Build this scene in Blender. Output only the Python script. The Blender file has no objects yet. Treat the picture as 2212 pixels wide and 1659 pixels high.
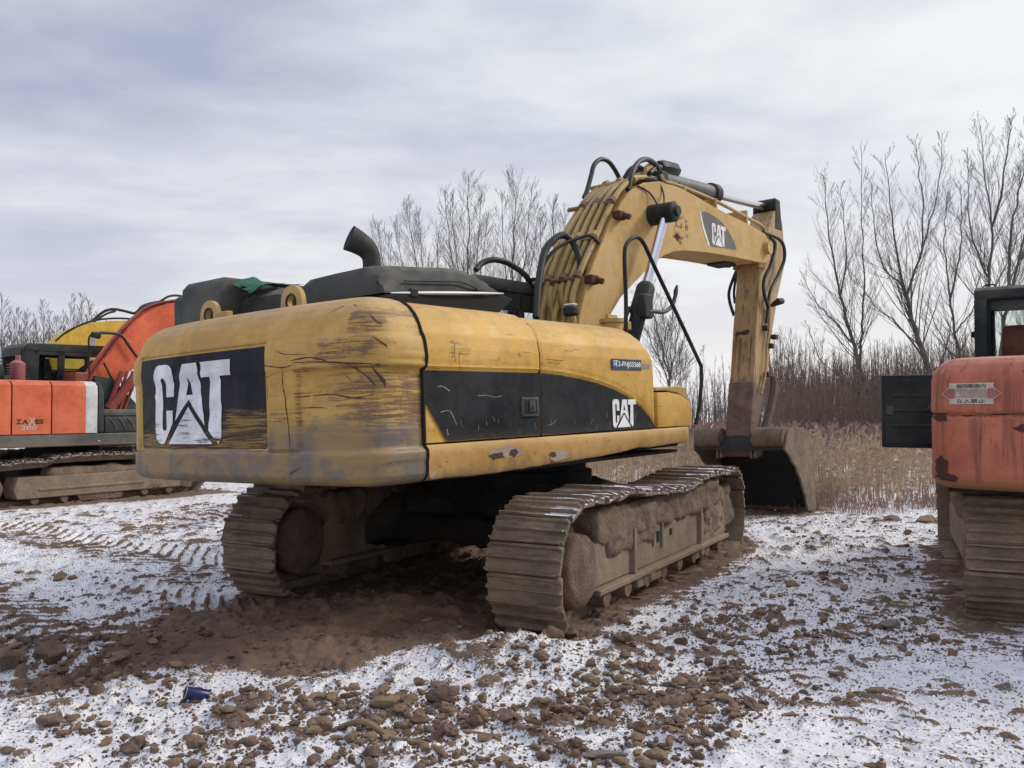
import bpy, bmesh, math, random
import numpy as np
from mathutils import Matrix, Vector
from mathutils.geometry import tessellate_polygon
random.seed(7); RNG = np.random.default_rng(7)
sc = bpy.context.scene
COL = sc.collection
R = math.radians

# ------------------------------------------------------------------ camera, light, exposure
FPX, CXV, CYV, HYV, EYE = 1900.0, 1106.0, 829.5, 880.0, 1.65
PITCH = math.atan((HYV - CYV) / FPX)
cam_d = bpy.data.cameras.new('camera'); cam = bpy.data.objects.new('camera', cam_d); COL.objects.link(cam)
cam.location = (0, 0, EYE); cam.rotation_euler = (R(90) + PITCH, 0, 0)
cam_d.sensor_width = 36; cam_d.lens = 36 * FPX / 2212.0
cam_d.clip_start = 0.05; cam_d.clip_end = 3000
sc.camera = cam
sc.view_settings.view_transform = 'Standard'; sc.view_settings.look = 'None'
sc.view_settings.gamma = 1; sc.view_settings.exposure = 0.56
sc.view_settings.use_curve_mapping = False

SUN_AZ, SUN_EL = 72.0, 36.0
sd = Vector((math.sin(R(SUN_AZ)) * math.cos(R(SUN_EL)), math.cos(R(SUN_AZ)) * math.cos(R(SUN_EL)), math.sin(R(SUN_EL))))
sun_d = bpy.data.lights.new('sun', 'SUN'); sun_d.energy = 1.5; sun_d.angle = R(14); sun_d.color = (1.0, 0.90, 0.77)
sun = bpy.data.objects.new('sun', sun_d); COL.objects.link(sun)
sun.rotation_euler = sd.to_track_quat('Z', 'Y').to_euler(); sun.location = (20, 5, 20)

world = bpy.data.worlds.new('World'); sc.world = world; world.use_nodes = True
wn = world.node_tree; wn.nodes.clear()
def node(nt, typ, **kw):
    n = nt.nodes.new(typ)
    for k, v in kw.items():
        if k == 'inp':
            for a, b in v.items():
                s = n.inputs[a]
                if isinstance(b, bpy.types.NodeSocket): nt.links.new(b, s)
                else: s.default_value = b
        else: setattr(n, k, v)
    return n
def mth(nt, op, a, b=0.0, c=None, clamp=False):
    d = {0: a, 1: b}
    if c is not None: d[2] = c
    return node(nt, 'ShaderNodeMath', operation=op, use_clamp=clamp, inp=d).outputs[0]
def mixc(nt, f, a, b, mode='MIX'):
    n = nt.nodes.new('ShaderNodeMix'); n.data_type = 'RGBA'; n.blend_type = mode
    for i, v in ((0, f), (6, a), (7, b)):
        if isinstance(v, bpy.types.NodeSocket): nt.links.new(v, n.inputs[i])
        else: n.inputs[i].default_value = v if i == 0 or len(v) == 4 else (*v, 1)
    return n.outputs[2]
def sstep(nt, v, lo, hi, a=0.0, b=1.0):
    n = node(nt, 'ShaderNodeMapRange', interpolation_type='SMOOTHSTEP', inp={0: v, 1: lo, 2: hi, 3: a, 4: b})
    return n.outputs[0]
def noise(nt, vec, scale, detail=4, rough=0.55, dist=0.0, mscale=None, loc=None):
    if mscale is not None or loc is not None:
        m = node(nt, 'ShaderNodeMapping', inp={'Vector': vec, 'Scale': mscale or (1, 1, 1), 'Location': loc or (0, 0, 0)})
        vec = m.outputs[0]
    return node(nt, 'ShaderNodeTexNoise', inp={'Vector': vec, 'Scale': scale, 'Detail': detail, 'Roughness': rough, 'Distortion': dist}).outputs['Fac']
tc = node(wn, 'ShaderNodeTexCoord').outputs['Generated']
sep = node(wn, 'ShaderNodeSeparateXYZ', inp={0: tc})
X, Y, Z = sep.outputs
zz = mth(wn, 'ADD', mth(wn, 'MAXIMUM', Z, 0.0), 0.10)
px = mth(wn, 'DIVIDE', X, zz); py = mth(wn, 'DIVIDE', Y, zz)
cv = node(wn, 'ShaderNodeCombineXYZ', inp={0: px, 1: py, 2: 0.0}).outputs[0]
n1 = noise(wn, cv, 0.55, 5, 0.52, 0.3, (0.75, 1.0, 1), (3.1, 1.4, 0))
n2 = noise(wn, cv, 1.7, 6, 0.58, 0.25, (0.9, 1.1, 1), (7.7, 2.2, 0))
sdir = (math.sin(R(52)) * math.cos(R(32)), math.cos(R(52)) * math.cos(R(32)), math.sin(R(32)))
dt = node(wn, 'ShaderNodeVectorMath', operation='DOT_PRODUCT', inp={0: tc, 1: sdir}).outputs['Value']
toward = sstep(wn, dt, 0.35, 1.0)
cl = mth(wn, 'ADD', mth(wn, 'MULTIPLY', n1, 0.78), mth(wn, 'MULTIPLY', n2, 0.42))
cl = mth(wn, 'ADD', cl, mth(wn, 'MULTIPLY', toward, 0.15))
bright = sstep(wn, cl, 0.46, 0.88)
ccol = mixc(wn, bright, (0.285, 0.302, 0.415), (0.63, 0.645, 0.64))
low = sstep(wn, Z, 0.38, 0.02)
ccol = mixc(wn, mth(wn, 'MULTIPLY', low, sstep(wn, dt, 0.2, 0.95, 0.45, 0.9)), ccol, (0.66, 0.645, 0.635))
sky = node(wn, 'ShaderNodeTexSky', sky_type='NISHITA', sun_disc=False, sun_elevation=R(SUN_EL), sun_rotation=R(SUN_AZ))
skyc = mixc(wn, 1.0, sky.outputs[0], (0.08, 0.08, 0.08), 'MULTIPLY')
fin = mixc(wn, 0.93, skyc, ccol)
zen = sstep(wn, Z, 0.40, 1.0, 1.0, 1.9)   # an overcast sky is about twice as bright overhead
fin = node(wn, 'ShaderNodeVectorMath', operation='SCALE', inp={0: fin, 'Scale': zen}).outputs[0]
bg = node(wn, 'ShaderNodeBackground', inp={'Color': fin, 'Strength': 1.0})
out = node(wn, 'ShaderNodeOutputWorld', inp={0: bg.outputs[0]})

# ------------------------------------------------------------------ frames / unprojection of measured points
def ray(x, y):
    dx = (x - CXV) / FPX; dz = -(y - CYV) / FPX
    return Vector((dx, math.cos(PITCH) - dz * math.sin(PITCH), math.sin(PITCH) + dz * math.cos(PITCH)))
def frame(c, yaw, pitch=0, roll=0):
    y, p, r = R(yaw), R(pitch), R(roll)
    Rz = Matrix(((math.cos(y), math.sin(y), 0), (-math.sin(y), math.cos(y), 0), (0, 0, 1)))
    Rx = Matrix(((1, 0, 0), (0, math.cos(p), -math.sin(p)), (0, math.sin(p), math.cos(p))))
    Ry = Matrix(((math.cos(r), 0, -math.sin(r)), (0, 1, 0), (math.sin(r), 0, math.cos(r))))
    return Matrix.Translation(c) @ (Rz @ Rx @ Ry).to_4x4()
def on(fr, ax, val, x, y):
    inv = fr.inverted(); o = inv @ Vector((0, 0, EYE)); d = inv.to_3x3() @ ray(x, y)
    t = (val - o[ax]) / d[ax]; return o + d * t
def gnd(x, y, z=0.0):
    d = ray(x, y); t = (z - EYE) / d.z; return (d.x * t, d.y * t)
def tov(x, y, z):
    yc = y * math.cos(PITCH) + (z - EYE) * math.sin(PITCH); uc = -y * math.sin(PITCH) + (z - EYE) * math.cos(PITCH)
    return CXV + FPX * x / yc, CYV - FPX * uc / yc
UP = frame((0.1, 9.08, 0), 38.3, 0.9, 1.6)
TR = frame((0.1, 9.08, 0), 29, 0, 0)
LX = frame((-8.28, 16.26, 0), 39.0, 0, 0)
LT = frame((-8.28, 16.26, 0), 39.0, 0.6, 0)
RX = frame((5.70, 8.18, 0), 34.0, 0, 0)
RT = frame((5.62, 8.12, 0), 23.2, 0, 0)
YX = frame((-9.2, 20.5, 0), 40.0, 0, 0)

# ------------------------------------------------------------------ numpy noise
def _h(ix, iy, s):
    ix = ix.astype(np.int64); iy = iy.astype(np.int64)
    h = (ix * 374761393 + iy * 668265263 + s * 362437) & 0xffffffff
    h = ((h ^ (h >> 13)) * 1274126177) & 0xffffffff
    return ((h ^ (h >> 16)) & 0xffff) / 65535.0
def vnoise(x, y, s=0):
    x = np.asarray(x, float); y = np.asarray(y, float)
    ix = np.floor(x); iy = np.floor(y); fx = x - ix; fy = y - iy
    fx = fx * fx * (3 - 2 * fx); fy = fy * fy * (3 - 2 * fy)
    a = _h(ix, iy, s); b = _h(ix + 1, iy, s); c = _h(ix, iy + 1, s); d = _h(ix + 1, iy + 1, s)
    return (a + (b - a) * fx) * (1 - fy) + (c + (d - c) * fx) * fy
def fbm(x, y, s=0, o=4, g=0.5):
    v = 0; a = 1; t = 0
    for i in range(o):
        v = v + a * vnoise(x * 2 ** i + 17.3 * i, y * 2 ** i - 9.1 * i, s + i); t += a; a *= g
    return v / t
def ss(a, b, v):
    t = np.clip((v - a) / (b - a), 0, 1); return t * t * (3 - 2 * t)

# ------------------------------------------------------------------ materials
MATS = {}
def newmat(name):
    m = bpy.data.materials.new(name); m.use_nodes = True; nt = m.node_tree; nt.nodes.clear()
    b = nt.nodes.new('ShaderNodeBsdfPrincipled'); o = nt.nodes.new('ShaderNodeOutputMaterial'); nt.links.new(b.outputs[0], o.inputs[0])
    MATS[name] = m; return m, nt, b
def setc(nt, b, col=None, rough=None, metal=None, bump=None, bdist=0.01, bstr=0.5):
    for k, v in (('Base Color', col), ('Roughness', rough), ('Metallic', metal)):
        if v is None: continue
        if isinstance(v, bpy.types.NodeSocket): nt.links.new(v, b.inputs[k])
        else: b.inputs[k].default_value = (*v, 1) if k == 'Base Color' else v
    if bump is not None:
        bn = node(nt, 'ShaderNodeBump', inp={'Height': bump, 'Distance': bdist, 'Strength': bstr}); nt.links.new(bn.outputs[0], b.inputs['Normal'])
MUD = (0.19, 0.13, 0.09)
def paint(name, base, dust=0.25, mudz=None, mudcol=MUD, chips=0.35, wearattr=False, dark=(0.045, 0.022, 0.016), rough=0.48, streak=0.0, fade=0.25, zwear=None, wearto=None):
    m, nt, b = newmat(name)
    oc = node(nt, 'ShaderNodeTexCoord').outputs['Object']
    big = noise(nt, oc, 1.3, 5, 0.6); mid = noise(nt, oc, 9, 6, 0.62); fine = noise(nt, oc, 55, 5, 0.65)
    lb = tuple(min(1, c * 1.22 + 0.015) for c in base); db = tuple(c * 0.78 for c in base)
    col = mixc(nt, sstep(nt, mth(nt, 'ADD', mth(nt, 'MULTIPLY', big, 0.6), mth(nt, 'MULTIPLY', mid, 0.4)), 0.35, 0.66), db, lb)
    grey = tuple(sum(base) / 3 * 0.55 + 0.10 for _ in range(3))
    col = mixc(nt, mth(nt, 'MULTIPLY', sstep(nt, big, 0.42, 0.7), fade), col, tuple((g * 0.6 + c * 0.4) for g, c in zip((0.36, 0.30, 0.2), base)))
    # vertical grime runs
    st = noise(nt, oc, 1, 5, 0.6, 0, (16, 16, 0.9))
    col = mixc(nt, mth(nt, 'MULTIPLY', sstep(nt, st, 0.56 - .06 * (streak > .1), 0.78 - .13 * (streak > .1)), 0.16 + streak), col, dark if streak > .1 else (0.16, 0.10, 0.06))
    rg = None
    if wearto is not None:
        z = node(nt, 'ShaderNodeSeparateXYZ', inp={0: oc}).outputs[2]
        sc1 = noise(nt, oc, 1, 6, 0.68, 0, (2.2, 2.2, 60)); sc2 = noise(nt, oc, 3.2, 4, 0.6)
        lvl = mth(nt, 'ADD', sstep(nt, z, zwear[0], zwear[1], zwear[2], zwear[3]), mth(nt, 'MULTIPLY', node(nt, 'ShaderNodeAttribute', attribute_name='wear').outputs['Fac'], .22))
        s = mth(nt, 'ADD', mth(nt, 'ADD', mth(nt, 'MULTIPLY', sc1, 0.75), mth(nt, 'MULTIPLY', sc2, 0.35)), lvl)
        wf = sstep(nt, s, 0.80, 0.87)
        col = mixc(nt, wf, col, mixc(nt, sstep(nt, noise(nt, oc, 1, 5, 0.7, 0, (3, 3, 85), (4, 4, 4)), 0.42, 0.6), (0.05, 0.035, 0.025), wearto))
    if wearattr:
        w = node(nt, 'ShaderNodeAttribute', attribute_name='wear').outputs['Fac']
        s1 = noise(nt, oc, 1, 7, 0.72, 0.4, (2.6, 2.6, 55)); s2 = noise(nt, oc, 40, 6, 0.75); s3 = noise(nt, oc, 1, 5, 0.7, 0.3, (5, 5, 130), (2, 5, 1))
        q = mth(nt, 'ADD', mth(nt, 'MULTIPLY', s1, 0.55), mth(nt, 'ADD', mth(nt, 'MULTIPLY', s2, 0.2), mth(nt, 'MULTIPLY', s3, 0.25)))
        q = mth(nt, 'ADD', q, mth(nt, 'MULTIPLY', w, 0.125))
        q = mth(nt, 'ADD', q, mth(nt, 'MULTIPLY', mth(nt, 'SUBTRACT', noise(nt, oc, 6, 4, .6), .5), .18))
        f = sstep(nt, q, 0.575, 0.65)
        wc = mixc(nt, sstep(nt, s2, 0.4, 0.6), (0.032, 0.018, 0.018), (0.13, 0.075, 0.045))
        col = mixc(nt, mth(nt, 'MULTIPLY', f, 0.78), col, wc)
        md = node(nt, 'ShaderNodeAttribute', attribute_name='grime').outputs['Fac']
        g1 = noise(nt, oc, 4, 6, 0.65); g2 = noise(nt, oc, 1, 5, 0.6, 0, (3, 3, 26))
        gf = sstep(nt, mth(nt, 'ADD', mth(nt, 'ADD', mth(nt, 'MULTIPLY', g1, 0.5), mth(nt, 'MULTIPLY', g2, 0.4)), mth(nt, 'MULTIPLY', md, 0.55)), 0.62, 0.98)
        gc = mixc(nt, sstep(nt, noise(nt, oc, 2.6, 5, .65), 0.42, 0.60), (0.25, 0.165, 0.075), (0.115, 0.105, 0.10))
        col = mixc(nt, mth(nt, 'MULTIPLY', gf, 0.92), col, gc)
    if chips > 0:
        c = mth(nt, 'MULTIPLY', sstep(nt, noise(nt, oc, 28, 4, 0.6), 0.70 - chips * 0.05, 0.72 - chips * 0.05), sstep(nt, big, 0.42, 0.6))
        col = mixc(nt, c, col, dark)
        sl = noise(nt, oc, 1, 3, 0.5, 1.2, (7, 7, 70), (9, 1, 3))
        col = mixc(nt, mth(nt, 'MULTIPLY', sstep(nt, sl, 0.715, 0.735), 0.7), col, dark)
    if mudz is not None:
        z = node(nt, 'ShaderNodeSeparateXYZ', inp={0: oc}).outputs[2]
        f = sstep(nt, mth(nt, 'ADD', z, mth(nt, 'MULTIPLY', mth(nt, 'SUBTRACT', mid, 0.5), (mudz[1] - mudz[0]) * 1.6)), mudz[1], mudz[0])
        col = mixc(nt, mth(nt, 'MULTIPLY', f, 0.93), col, mudcol)
    gn = node(nt, 'ShaderNodeNewGeometry').outputs['Normal']; gz = node(nt, 'ShaderNodeSeparateXYZ', inp={0: gn}).outputs[2]
    df = mth(nt, 'MULTIPLY', sstep(nt, gz, 0.35, 1.0), sstep(nt, mid, 0.3, 0.62))
    col = mixc(nt, mth(nt, 'MULTIPLY', df, dust), col, (0.42, 0.34, 0.23))
    col = mixc(nt, mth(nt, 'MULTIPLY', sstep(nt, fine, 0.5, 0.8), 0.18 * (dust > 0) * (.3 if max(base) < .05 else 1)), col, (0.22, 0.15, 0.10))
    b.inputs['Specular IOR Level'].default_value = .16 if max(base) < .05 else .45
    setc(nt, b, col, sstep(nt, mid, 0.3, 0.7, rough, rough + 0.2), None, mth(nt, 'ADD', fine, mth(nt, 'MULTIPLY', big, 2.0)), 0.004, 0.5)
    return m
YEL = (0.55, 0.312, 0.045)
M_cw = paint('counterweight_yellow', (0.475, 0.282, 0.060), 0.45, None, wearattr=True, fade=0.45, chips=.2)
M_yel = paint('excavator_yellow', YEL, 0.35, None, wearattr=True)
M_sill = paint('sill_yellow', (0.42, 0.235, 0.055), 0.3, (1.10, 1.27), (0.20, 0.145, 0.10), chips=.8)
M_boom = paint('boom_yellow', (0.48, 0.29, 0.08), 0.25, None, chips=.3, fade=.5)
M_arm = paint('arm_yellow', (0.36, 0.225, 0.085), 0.2, (1.75, 2.15), (0.13, 0.09, 0.065), chips=.8, streak=.45, dark=(0.06, 0.03, 0.02))
M_pipe = paint('pipe_yellow', (0.36, 0.24, 0.075), 0.3, None, chips=1.2)
M_blackpanel = paint('black_panel', (0.010, 0.012, 0.017), 0.1, None, chips=0, rough=.5, zwear=(1.42, 1.86, 0.30, 0.0), wearto=(0.27, 0.17, 0.06), fade=.05, streak=-.1)
M_white = paint('white_lettering', (0.70, 0.70, 0.72), 0.0, None, chips=0, rough=.6, zwear=(1.45, 2.1, 0.235, 0.10), wearto=(0.02, 0.02, 0.022), fade=.0, streak=-.12)
M_white2 = paint('white_print', (0.72, 0.72, 0.72), 0.0, None, chips=.1, rough=.6, fade=0, streak=-.12)
M_blackside = paint('black_side_film', (0.006, 0.008, 0.012), 0.1, (1.38, 1.50), (0.05, 0.04, 0.035), chips=.0, rough=.45, fade=.03, streak=-.12)
M_greyfilm = paint('grey_boom_film', (0.075, 0.085, 0.082), 0.2, None, chips=.1, rough=.5, fade=.1, streak=-.1)
M_hood = paint('black_hood', (0.020, 0.026, 0.028), 0.25, None, (0.1, 0.1, 0.1), chips=0, rough=.5, fade=.15, streak=-.05)
M_dark = paint('dark_steel', (0.018, 0.017, 0.016), 0.1, None, chips=0, rough=.7, fade=.1, streak=-.1)
M_cyl = paint('black_cylinder', (0.014, 0.018, 0.018), 0.15, None, chips=.2, rough=.5, fade=.1, streak=-.1, dark=(.1, .07, .05))
M_lug = paint('lug_yellow', (0.40, 0.25, 0.07), 0.3, None, chips=.5)
M_org = paint('orange_paint', (0.58, 0.105, 0.032), 0.2, None, chips=.15, dark=(.08, .025, .02), fade=.2)
M_org2 = paint('faded_orange_paint', (0.44, 0.125, 0.070), 0.2, (1.02, 1.16), (0.30, 0.15, 0.05), chips=.5, streak=.4, dark=(.13, .035, .022), fade=.35)
M_boomorg = paint('orange_boom', (0.60, 0.095, 0.028), 0.1, None, chips=.6, dark=(.09, .02, .015), fade=.1)
M_clampp = paint('rusty_clamp', (0.16, 0.085, 0.045), 0.2, None, chips=1)
M_redlines = paint('rusty_red', (0.24, 0.035, 0.022), 0.2, None, chips=1)
M_grey = paint('grey_plastic', (0.040, 0.048, 0.048), 0.2, None, chips=.1, fade=.2)
M_greydeck = paint('grey_deck', (0.075, 0.078, 0.07), 0.3, (0.86, 1.12), chips=.3, fade=.3)
M_whitestripe = paint('white_stripe', (0.56, 0.56, 0.54), 0.1, None, chips=.1, fade=.1)
M_cab = paint('cab_black', (0.020, 0.028, 0.030), 0.3, None, chips=.1, rough=.45, fade=.2)
M_pink = paint('pink_muffler', (0.24, 0.06, 0.075), 0.2, None, chips=.2)
M_yel2 = paint('yellow_far', (0.58, 0.36, 0.035), 0.1, None, chips=.1, fade=.1)
M_rust = paint('rusty_bucket', (0.115, 0.078, 0.055), 0.3, None, chips=.3, fade=.3, rough=.75)
M_panelblk = paint('side_door_black', (0.008, 0.013, 0.015), 0.1, None, chips=.1, rough=.4, fade=.05, streak=-.1)

def simple(name, col, rough=0.6, metal=0.0, bump=0, var=0.15):
    m, nt, b = newmat(name)
    oc = node(nt, 'ShaderNodeTexCoord').outputs['Object']; n = noise(nt, oc, 12, 5, .6)
    c = mixc(nt, n, tuple(x * (1 - var * 2) for x in col), tuple(min(1, x * (1 + var)) for x in col))
    setc(nt, b, c, rough, metal, noise(nt, oc, 60, 4, .6) if bump else None, .003, bump)
    return m
M_rubber = simple('rubber_hose', (0.014, 0.016, 0.015), .55)
M_chrome = simple('chrome_rod', (0.62, 0.64, 0.67), .16, 1.0, 0, .08)
M_rim = simple('white_highlight_snow', (0.6, 0.62, 0.63), .4)
M_sealing = simple('black_gap', (0.004, 0.004, 0.004), .9)
M_blue = simple('plate_blue', (0.016, 0.040, 0.115), .5, 0, 0, .2)
M_greyplate = simple('grey_label', (0.26, 0.24, 0.21), .6)
M_exh = simple('rusty_exhaust', (0.035, 0.035, 0.033), .75, 0, .4, .5)
M_green = simple('green_cloth', (0.012, 0.115, 0.070), .7, 0, .3, .5)
M_glassblk = simple('cab_lining', (0.012, 0.016, 0.016), .5)
M_stickbrown = simple('brown_print', (0.13, 0.065, 0.03), .7)
M_signred = simple('faded_red_print', (0.40, 0.14, 0.14), .7, 0, 0, .3)
M_signwhite = simple('faded_white_sticker', (0.58, 0.52, 0.42), .7, 0, 0, .25)
M_signpink = simple('faded_pink_band', (0.44, 0.33, 0.29), .7, 0, 0, .35)
M_signtext = simple('black_print', (0.025, 0.022, 0.02), .7)
M_can = simple('blue_tin', (0.018, 0.024, 0.11), .35, .3, 0, .3)
M_tin = simple('bare_tin', (0.45, 0.45, 0.47), .3, .9, 0, .2)
M_stick = simple('yellowed_stick', (0.24, 0.17, 0.085), .8, 0, .5, .3)
M_zwhite = simple('cream_print', (0.55, 0.42, 0.32), .7)
M_house = simple('house_wall', (0.42, 0.36, 0.31), .8)
M_roof = simple('roof_tiles', (0.10, 0.11, 0.13), .8)
M_straw = simple('straw_stack', (0.24, 0.15, 0.09), .9)
m, nt, b = newmat('window_glass')
setc(nt, b, (0.75, 0.82, 0.80), .05); b.inputs['Transmission Weight'].default_value = 1.0; b.inputs['IOR'].default_value = 1.05
M_glass = m
def mudmat(name, a, bb, snow=0.0, scale=6, rough=.95, bd=.02, metal=None, xmask=False):
    m, nt, b = newmat(name)
    g = node(nt, 'ShaderNodeNewGeometry'); pos = g.outputs['Position']
    oc = node(nt, 'ShaderNodeTexCoord').outputs['Object']
    n = noise(nt, pos, scale, 8, .65); n2 = noise(nt, pos, scale * 7, 5, .7)
    c = mixc(nt, sstep(nt, n, .32, .68), a, bb)
    c = mixc(nt, mth(nt, 'MULTIPLY', sstep(nt, n2, .45, .75), .4), c, tuple(x * .45 for x in a))
    if metal: 
        ms = noise(nt, oc, 1, 6, .7, 0, (3, 30, 30))
        c = mixc(nt, mth(nt, 'MULTIPLY', sstep(nt, ms, .5, .62), .55), c, metal)
    r = rough
    if snow > 0:
        gz = node(nt, 'ShaderNodeSeparateXYZ', inp={0: g.outputs['Normal']}).outputs[2]
        f = mth(nt, 'ADD', mth(nt, 'MULTIPLY', noise(nt, pos, 9, 6, .65), .9), mth(nt, 'MULTIPLY', gz, .4))
        if xmask:
            ox = node(nt, 'ShaderNodeSeparateXYZ', inp={0: oc}).outputs[0]
            f = mth(nt, 'ADD', f, sstep(nt, ox, -.1, .26, -.45, .22))
            on_ = node(nt, 'ShaderNodeSeparateXYZ', inp={0: node(nt, 'ShaderNodeTexCoord').outputs['Normal']}).outputs[2]
            f = mth(nt, 'ADD', f, sstep(nt, on_, .75, .2, 0.0, -2.0))
        f = mth(nt, 'MULTIPLY', sstep(nt, f, 1.06 - snow, 1.10 - snow), sstep(nt, gz, .80, .93))
        c = mixc(nt, f, c, (.74, .76, .80))
    h = mth(nt, 'ADD', n2, mth(nt, 'MULTIPLY', n, 2.0))
    setc(nt, b, c, r, None, h, bd * 2.2, .9)
    return m
M_shoe = mudmat('muddy_track_steel', (0.28, 0.205, 0.14), (0.16, 0.118, 0.085), .0, 4, .75, .008, (.075, .07, .062))
M_shoesnow = mudmat('muddy_track_steel_snow', (0.28, 0.205, 0.14), (0.16, 0.118, 0.085), .34, 4, .75, .008, (.05, .05, .048), True)
M_mud = mudmat('dried_mud', (0.29, 0.21, 0.145), (0.17, 0.12, 0.085), .0, 5, .95, .02)
M_mudred = mudmat('reddish_mud', (0.26, 0.175, 0.135), (0.15, 0.098, 0.078), .0, 5, .95, .02)
M_frame = mudmat('muddy_frame', (0.30, 0.225, 0.155), (0.20, 0.145, 0.102), .0, 3, .9, .006)
M_clod = mudmat('earth_clod', (0.215, 0.145, 0.100), (0.105, 0.069, 0.050), .05, 9, .95, .01)
M_clodb = mudmat('ochre_earth_clod', (0.30, 0.205, 0.125), (0.19, 0.125, 0.08), .05, 9, .95, .01)
M_stone = mudmat('grey_stone', (0.21, 0.19, 0.16), (0.15, 0.13, 0.11), .05, 9, .9, .006)
def bark(name, col, tip):
    m, nt, b = newmat(name)
    oc = node(nt, 'ShaderNodeTexCoord').outputs['Object']; n = noise(nt, oc, 3, 4, .6)
    setc(nt, b, mixc(nt, sstep(nt, n, .35, .65), col, tip), .9); return m
M_bark = bark('grey_bark', (0.10, 0.09, 0.082), (0.15, 0.13, 0.118))
M_twig = bark('brown_twigs', (0.10, 0.086, 0.080), (0.16, 0.138, 0.125))
M_twigfar = bark('hazed_far_twigs', (0.115, 0.092, 0.085), (0.165, 0.135, 0.125))  # distance haze put into the twig colour
M_brush = bark('thicket_stems', (0.165, 0.122, 0.095), (0.235, 0.18, 0.14))
M_reed = bark('dry_reed', (0.36, 0.26, 0.17), (0.54, 0.41, 0.28))
M_weed = bark('pink_brown_weed', (0.25, 0.155, 0.125), (0.36, 0.24, 0.19))

# ------------------------------------------------------------------ geometry helpers
class G:
    def __init__(s): s.v = []; s.f = []
    def add(s, v, f, M=None):
        o = len(s.v)
        s.v += [tuple(M @ Vector(p)) for p in v] if M is not None else [tuple(p) for p in v]
        s.f += [tuple(i + o for i in q) for q in f]; return s
    def bm(s, b, M=None):
        b.verts.ensure_lookup_table(); b.verts.index_update()
        s.add([v.co[:] for v in b.verts], [[v.index for v in f.verts] for f in b.faces], M); b.free(); return s
    def box(s, lo, hi, bev=0.0, M=None, seg=1):
        x0, y0, z0 = lo; x1, y1, z1 = hi
        return s.prism([(y0, z0), (y1, z0), (y1, z1), (y0, z1)], x0, x1, bev, M, seg)
    def prism(s, pts, x0, x1, bev=0.0, M=None, seg=1, x0b=None):
        b = bmesh.new(); n = len(pts)
        A = [b.verts.new((x0, p[0], p[1])) for p in pts]; B = [b.verts.new((x1, p[0], p[1])) for p in pts]
        b.faces.new(A[::-1]); b.faces.new(B)
        for i in range(n): b.faces.new((A[i], A[(i + 1) % n], B[(i + 1) % n], B[i]))
        bmesh.ops.recalc_face_normals(b, faces=b.faces)
        if bev > 0:
            ed = [e for e in b.edges if len(e.link_faces) == 2 and e.calc_face_angle(0) > 0.35]
            bmesh.ops.bevel(b, geom=ed, offset=bev, segments=seg, profile=.6, affect='EDGES', clamp_overlap=True)
        bmesh.ops.triangulate(b, faces=[f for f in b.faces if len(f.verts) > 6])
        return s.bm(b, M)
    def tube(s, pts, r, n=8, smooth=0, caps=True, M=None):
        P = [Vector(p) for p in pts]; rr = r if isinstance(r, (list, tuple)) else [r] * len(P)
        if smooth: P, rr = catmull(P, rr, smooth)
        up = None; rings = []
        for i, p in enumerate(P):
            t = (P[min(i + 1, len(P) - 1)] - P[max(i - 1, 0)])
            if t.length < 1e-9: t = Vector((0, 0, 1))
            t.normalize()
            if up is None: up = t.orthogonal().normalized()
            up = (up - t * up.dot(t)); up = up.normalized() if up.length > 1e-6 else t.orthogonal().normalized()
            w = t.cross(up)
            rings.append([p + (up * math.cos(a) + w * math.sin(a)) * rr[i] for a in [2 * math.pi * k / n for k in range(n)]])
        v = [q for g in rings for q in g]; f = []
        for i in range(len(P) - 1):
            for k in range(n): f.append((i * n + k, i * n + (k + 1) % n, (i + 1) * n + (k + 1) % n, (i + 1) * n + k))
        if caps: f += [tuple(range(n))[::-1], tuple((len(P) - 1) * n + k for k in range(n))]
        return s.add(v, f, M)
    def grid(s, P, M=None, flip=False):
        nu = len(P); nv = len(P[0]); v = [q for row in P for q in row]; f = []
        for i in range(nu - 1):
            for j in range(nv - 1):
                q = (i * nv + j, (i + 1) * nv + j, (i + 1) * nv + j + 1, i * nv + j + 1)
                f.append(q[::-1] if flip else q)
        return s.add(v, f, M)
def catmull(P, rr, k):
    out = []; ro = []
    for i in range(len(P) - 1):
        p0 = P[max(i - 1, 0)]; p1 = P[i]; p2 = P[i + 1]; p3 = P[min(i + 2, len(P) - 1)]
        for j in range(k):
            t = j / k
            out.append(0.5 * ((2 * p1) + (p2 - p0) * t + (2 * p0 - 5 * p1 + 4 * p2 - p3) * t * t + (3 * p1 - p0 - 3 * p2 + p3) * t ** 3))
            ro.append(rr[i] * (1 - t) + rr[i + 1] * t)
    out.append(P[-1]); ro.append(rr[-1]); return out, ro
def mesh(name, g, mat, smooth=30):
    me = bpy.data.meshes.new(name); me.from_pydata(g.v, [], g.f)
    mats = mat if isinstance(mat, list) else [mat]
    for m in mats: me.materials.append(m)
    if smooth:
        me.polygons.foreach_set('use_smooth', [True] * len(me.polygons)); me.set_sharp_from_angle(angle=R(smooth))
    me.update(); return me
def link(name, me, parent=None, M=None):
    o = bpy.data.objects.new(name, me); COL.objects.link(o)
    if parent is not None:
        o.parent = parent
        if M is not None: o.matrix_basis = (parent.matrix_basis.inverted() if parent.type == 'EMPTY' else Matrix()) @ M
    elif M is not None: o.matrix_basis = M
    return o
def thing(name, label, cat, loc=(0, 0, 0), group=None):
    o = bpy.data.objects.new(name, None); COL.objects.link(o); o.location = loc; o.matrix_basis = Matrix.Translation(loc); o.empty_display_size = .3
    o['label'] = label; o['category'] = cat
    if group: o['group'] = group
    return o
def tag(o, label, cat, group=None):
    o['label'] = label; o['category'] = cat
    if group: o['group'] = group
    return o
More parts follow.
